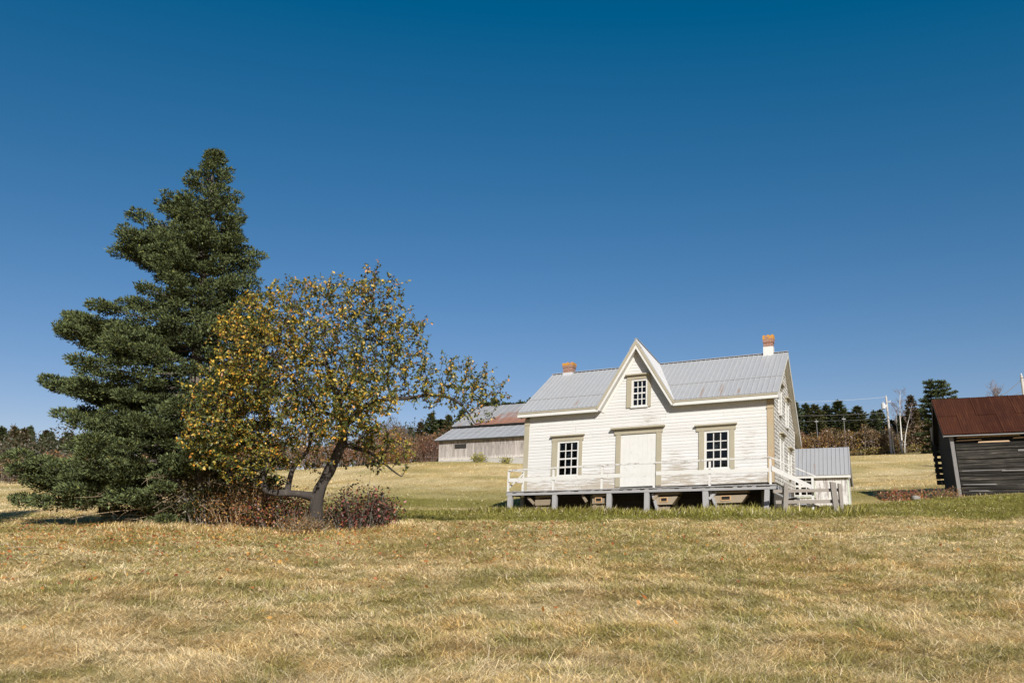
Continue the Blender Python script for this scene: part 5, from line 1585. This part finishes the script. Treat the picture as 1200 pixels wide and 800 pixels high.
# ------------------------------------------------------------------ poles and wires
def pole(px, py, Y, r0, label, can=True):
    x, y, zt = at(px, py, Y); zb = gh(x, y); H = zt - zb
    o = thing('utility_pole', label, 'utility pole', (x, y, zb))
    mb = MB(); mb.tube([(0, 0, -.5), (0, 0, H * .5), (0, 0, H)], [r0, r0 * .9, r0 * .78], 10, .6); mb.build('pole_shaft', M['pole'], o)
    if can:
        mb = MB(); mb.tube([(-.52, -.05, H - 1.75), (-.52, -.05, H - 1.7), (-.52, -.05, H - .98), (-.52, -.05, H - .92)], [.2, .27, .27, .2], 12); mb.tube([(-.52, -.05, H - .92), (-.52, -.05, H - .65)], [.05, .04], 6); mb.box(-.27, -.1, -.09, -.01, H - 1.5, H - 1.15); mb.build('transformer', M['greytin'], o)
        mb = MB(); mb.box(.1, .55, -.05, .05, H - .78, H - .68); mb.tube([(.5, 0, H - .68), (.5, 0, H - .5)], [.06, .05], 6); mb.build('bracket', M['greytin'], o)
    mb = MB(); mb.tube([(0, 0, H), (0, 0, H + .12), (0, 0, H + .2)], [.05, .06, .03], 8); mb.build('insulator', M['greytin'], o)
    return o
pole(1038.3, 464.5, 117, .155, 'pale wooden utility pole with a transformer can beside the birches')
pole(1197, 440.5, 60, .125, 'pale utility pole top rising behind the rusty barn roof', can=False)
for (px, py, lab) in ((956.5, 491, 'thin grey line post left of the tallest spruce'), (988.5, 488, 'thin grey line post right of the tallest spruce')):
    x, y, zt = at(px, py, 117.5); o = thing('line_post', lab, 'post', (x, y, gh(x, y)))
    H = zt - gh(x, y); mb = MB(); mb.tube([(0, 0, -.3), (0, 0, H)], [.055, .045], 7); mb.build('post_shaft', M['wire'], o)
    mb = MB(); mb.box(-.25, .25, -.04, .04, H - .35, H - .28); mb.build('bracket', M['greytin'], o)
def wire(p, q_, r_, sag, label, m='wire'):
    p, q_ = Vector(p), Vector(q_); mb = MB()
    pts = [p.lerp(q_, t / 14) - Vector((0, 0, sag * 4 * (t / 14) * (1 - t / 14))) for t in range(15)]
    mb.tube(pts, r_, 5); o = mb.build('power_line', M[m]); tag(o, label, 'power line'); return o
P1 = at(1038.3, 465, 116.9)
wire(at(900, 470.5, 116.9), P1, .014, .25, 'thin bright top wire running from the house side to the transformer pole', 'wirelt')
wire(at(905, 487, 117.2), at(1038.5, 483.5, 116.75), .017, .12, 'upper dark cable crossing in front of the right hand spruces', 'wire')
wire(at(905, 493.5, 117.2), at(1038.7, 490.5, 116.7), .013, .12, 'lower dark cable crossing in front of the right hand spruces', 'wire')
wire(at(1197, 445, 59.8), at(1166, 468, 52), .022, .08, 'steep wire slanting from the right pole down behind the rusty roof')
wire(at(1197, 459, 59.8), at(1160, 470, 54), .018, .1, 'lower wire sagging from the right pole over the rusty ridge')
wire(at(1203, 441, 58), at(1197, 443, 59.9), .022, .0, 'wire leaving the right pole at the picture edge')

# ------------------------------------------------------------------ grass
def blades(n, ylo, yhi, seed, wmul=1.0, lmul=1.0, xpad=1.0, half_=.63):
    g = np.random.default_rng(seed)
    y = ylo * (yhi / ylo) ** g.random(n); x = (g.random(n) * 2 - 1) * (half_ * y + xpad)
    return x, y, g
def keep_out(x, y):
    """not inside the buildings"""
    def loc(X, Y, b):
        dx, dy = x - X, y - Y; return dx * math.cos(b) - dy * math.sin(b), dx * math.sin(b) + dy * math.cos(b)
    u, s = loc(HX, HY, HB); k = ~((u > -9.5) & (u < .1) & (s > -.5) & (s < 7.6))
    u, s = loc(SX, SY, SB); k &= ~((u > -4.5) & (u < .05) & (s > 0) & (s < 2.9))
    u, s = loc(BX, BY, .40); k &= ~((u > 0) & (u < 8.6) & (s > 0) & (s < 5.1))
    u, s = loc(HBX, HBY, .45); k &= ~((u > 0) & (u < 20) & (s > 0) & (s < 16))
    return k
def grass(name, n, ylo, yhi, seed, wpx, hgt, label, flat_=1.0, thatch=False, sel=None, cjit=.38):
    x, y, g = blades(n, ylo, yhi, seed)
    m = keep_out(x, y)
    if sel is not None: m &= sel(x, y, g)
    x, y = x[m], y[m]; n = len(x)
    gr = green(x, y)
    z_ = gz(x, y)
    flow = 6.283 * 1.6 * fbm(x * .35 + 90, y * .45 + 12, 3) + g.normal(0, 1.25, n)
    clump = fbm(x * 1.6 + 8, y * 1.6 + 44, 3)
    isg = g.random(n) < gr * .58
    # tilt from vertical: hay lies flat, live grass stands
    lean = np.where(isg, g.uniform(.3, 1.25, n), g.uniform(1.0, 1.62, n) * flat_)
    stand = (clump > .60) & (g.random(n) < .35); lean = np.where(stand, g.uniform(.2, .9, n), lean)
    L_ = hgt * g.uniform(.55, 1.5, n) * (.7 + .9 * clump) * np.where(isg, .75, 1.0)
    W = wpx * y / 854. * g.uniform(.6, 1.4, n)
    if thatch:
        flow = flow + g.normal(0, .45 if name == 'long_straw' else 1.2, n); lean = np.where(isg, g.uniform(.4, 1.4, n), g.uniform(1.15, 1.6, n))
    hd = np.stack([np.cos(flow), np.sin(flow), np.zeros(n)], 1)
    d0 = hd * np.sin(lean * .85)[:, None]; d0[:, 2] += np.cos(lean * .85)
    l1 = np.minimum(lean * 1.2, 1.72)
    d1 = hd * np.sin(l1)[:, None]; d1[:, 2] += np.cos(l1)
    sd_ = unit(np.cross(hd, np.array((0, 0, 1.0))) + hd * g.normal(0, .5, n)[:, None]) * (W / 2)[:, None]
    b = np.stack([x, y, z_ - .01], 1)
    lift = g.random(n)[:, None] * np.array((0, 0, .035)) * (~isg)[:, None]
    if thatch: lift = lift + np.array((0, 0, .035)) * (clump[:, None] > .5)
    b = b + lift
    p1 = b + d0 * (L_ * .5)[:, None]; p2 = p1 + d1 * (L_ * .5)[:, None]
    V = np.stack([b - sd_, b + sd_, p1 + sd_ * .8, p1 - sd_ * .8, p2], 1).reshape(-1, 3)
    k = np.arange(n) * 5
    base = turf(x, y)
    c = base * g.uniform(1 - cjit, 1 + cjit * 1.1, (n, 1))
    gcol = np.array((.245, .245, .045)) * g.uniform(.45, 1.45, (n, 1)); c = np.where(isg[:, None], gcol * .75 + c * .25, c)
    pale = g.random(n) < .14; c[pale & ~isg] = np.array((.95, .80, .54)) * g.uniform(.8, 1.05, ((pale & ~isg).sum(), 1))
    dk = g.random(n) < .20; c[dk] *= np.array((.52, .48, .42))  # random share of blades darkened in colour to suggest tiny shadows
    o = np_mesh(name, V, [np.stack([k, k + 1, k + 2, k + 3], 1), np.stack([k + 3, k + 2, k + 4], 1)], M['blades'], col=np.repeat(c, 5, 0))
    return tag(o, label, 'grass', kind='stuff')
grass('dry_grass', 650000, 5.0, 33, 1, .46, .10, 'matted straw coloured dry grass covering the near field', thatch=True)
grass('hill_grass', 230000, 30, 122, 2, .36, .075, 'short dry grass on the slope behind the house')
grass('tall_grass', 30000, 5.0, 22, 4, .45, .13, 'taller dry grass tufts in the foreground', .75, sel=lambda x, y, g: fbm(x * 1.6 + 3, y * 1.6 + 77, 3) > .57)
grass('long_straw', 90000, 5.0, 27, 14, .40, .24, 'long pale combed straws lying on the mown field', thatch=True, sel=lambda x, y, g: (fbm(x * .9 + 13, y * 1.5 + 7, 3) + .10 * g.normal(0, 1, len(x))) > .47, cjit=.30)
def by_house(x, y, g):
    dx, dy = x - HX, y - HY; u = dx * math.cos(HB) - dy * math.sin(HB); s = dx * math.sin(HB) + dy * math.cos(HB)
    return (u > -10.5) & (u < 3) & (s > -2.4 - g.random(len(x)) * 1.6) & (s < -.9)
grass('green_grass', 150000, 24, 36, 5, .6, .22, 'rough green grass growing along the porch posts', .6, sel=by_house)
grass('tree_grass', 60000, 19, 24, 6, .5, .15, 'longer tan grass around the feet of the two big trees', .6, sel=lambda x, y, g: (x > -10.5) & (x < -2.6) & (y > 20.4 + .6 * g.random(len(x))))

# fallen leaves
g = np.random.default_rng(8)
n = 5200
y = 7 + 16 * g.random(n) ** .55; x = -6.5 + g.normal(0, 6, n); m = (np.abs(x) < .64 * y) & (g.random(n) < np.where(y > 14, 1, .30)); x, y = x[m], y[m]; n = len(x)
P = np.stack([x, y, gz(x, y) + .06 + .06 * g.random(n)], 1); A = g.normal(0, 1, (n, 3)); A[:, 2] *= .45; A = unit(A); sd_ = unit(np.cross(A, np.array((0, 0, 1.0)) + g.normal(0, .4, (n, 3))))
L_ = g.uniform(.045, .085, n); V, F = quads_from(P, A, sd_, L_, L_ * .7)
pl = np.array([(.50, .22, .05), (.55, .30, .08), (.40, .14, .04), (.55, .38, .15), (.35, .10, .05)]); c = pl[g.integers(0, 5, n)]
o = np_mesh('fallen_leaves', V, [F], M['leaves'], col=np.repeat(c, 4, 0)); tag(o, 'orange fallen leaves strewn over the grass near the apple tree', 'leaves', kind='stuff')
# two bleached sticks
for (px, py, Y, L_, a, lab) in ((4, 645, 16.3, .32, .1, 'short pale stick lying at the left edge of the grass'), (26, 648, 16.0, .5, .25, 'bleached bent stick in the grass right of the shorter one')):
    x, _, _ = at(px, py, Y); mb = MB()
    mb.tube([(-L_ / 2, 0, 0), (0, .02, .03), (L_ / 2, 0, .01)], [.008, .010, .005], 6); o = mb.build('stick', M['deadtwig'], smooth=True)
    o.location = ground_at(x, Y, .10); o.rotation_euler = (0, 0, a); tag(o, lab, 'stick')
print('done')
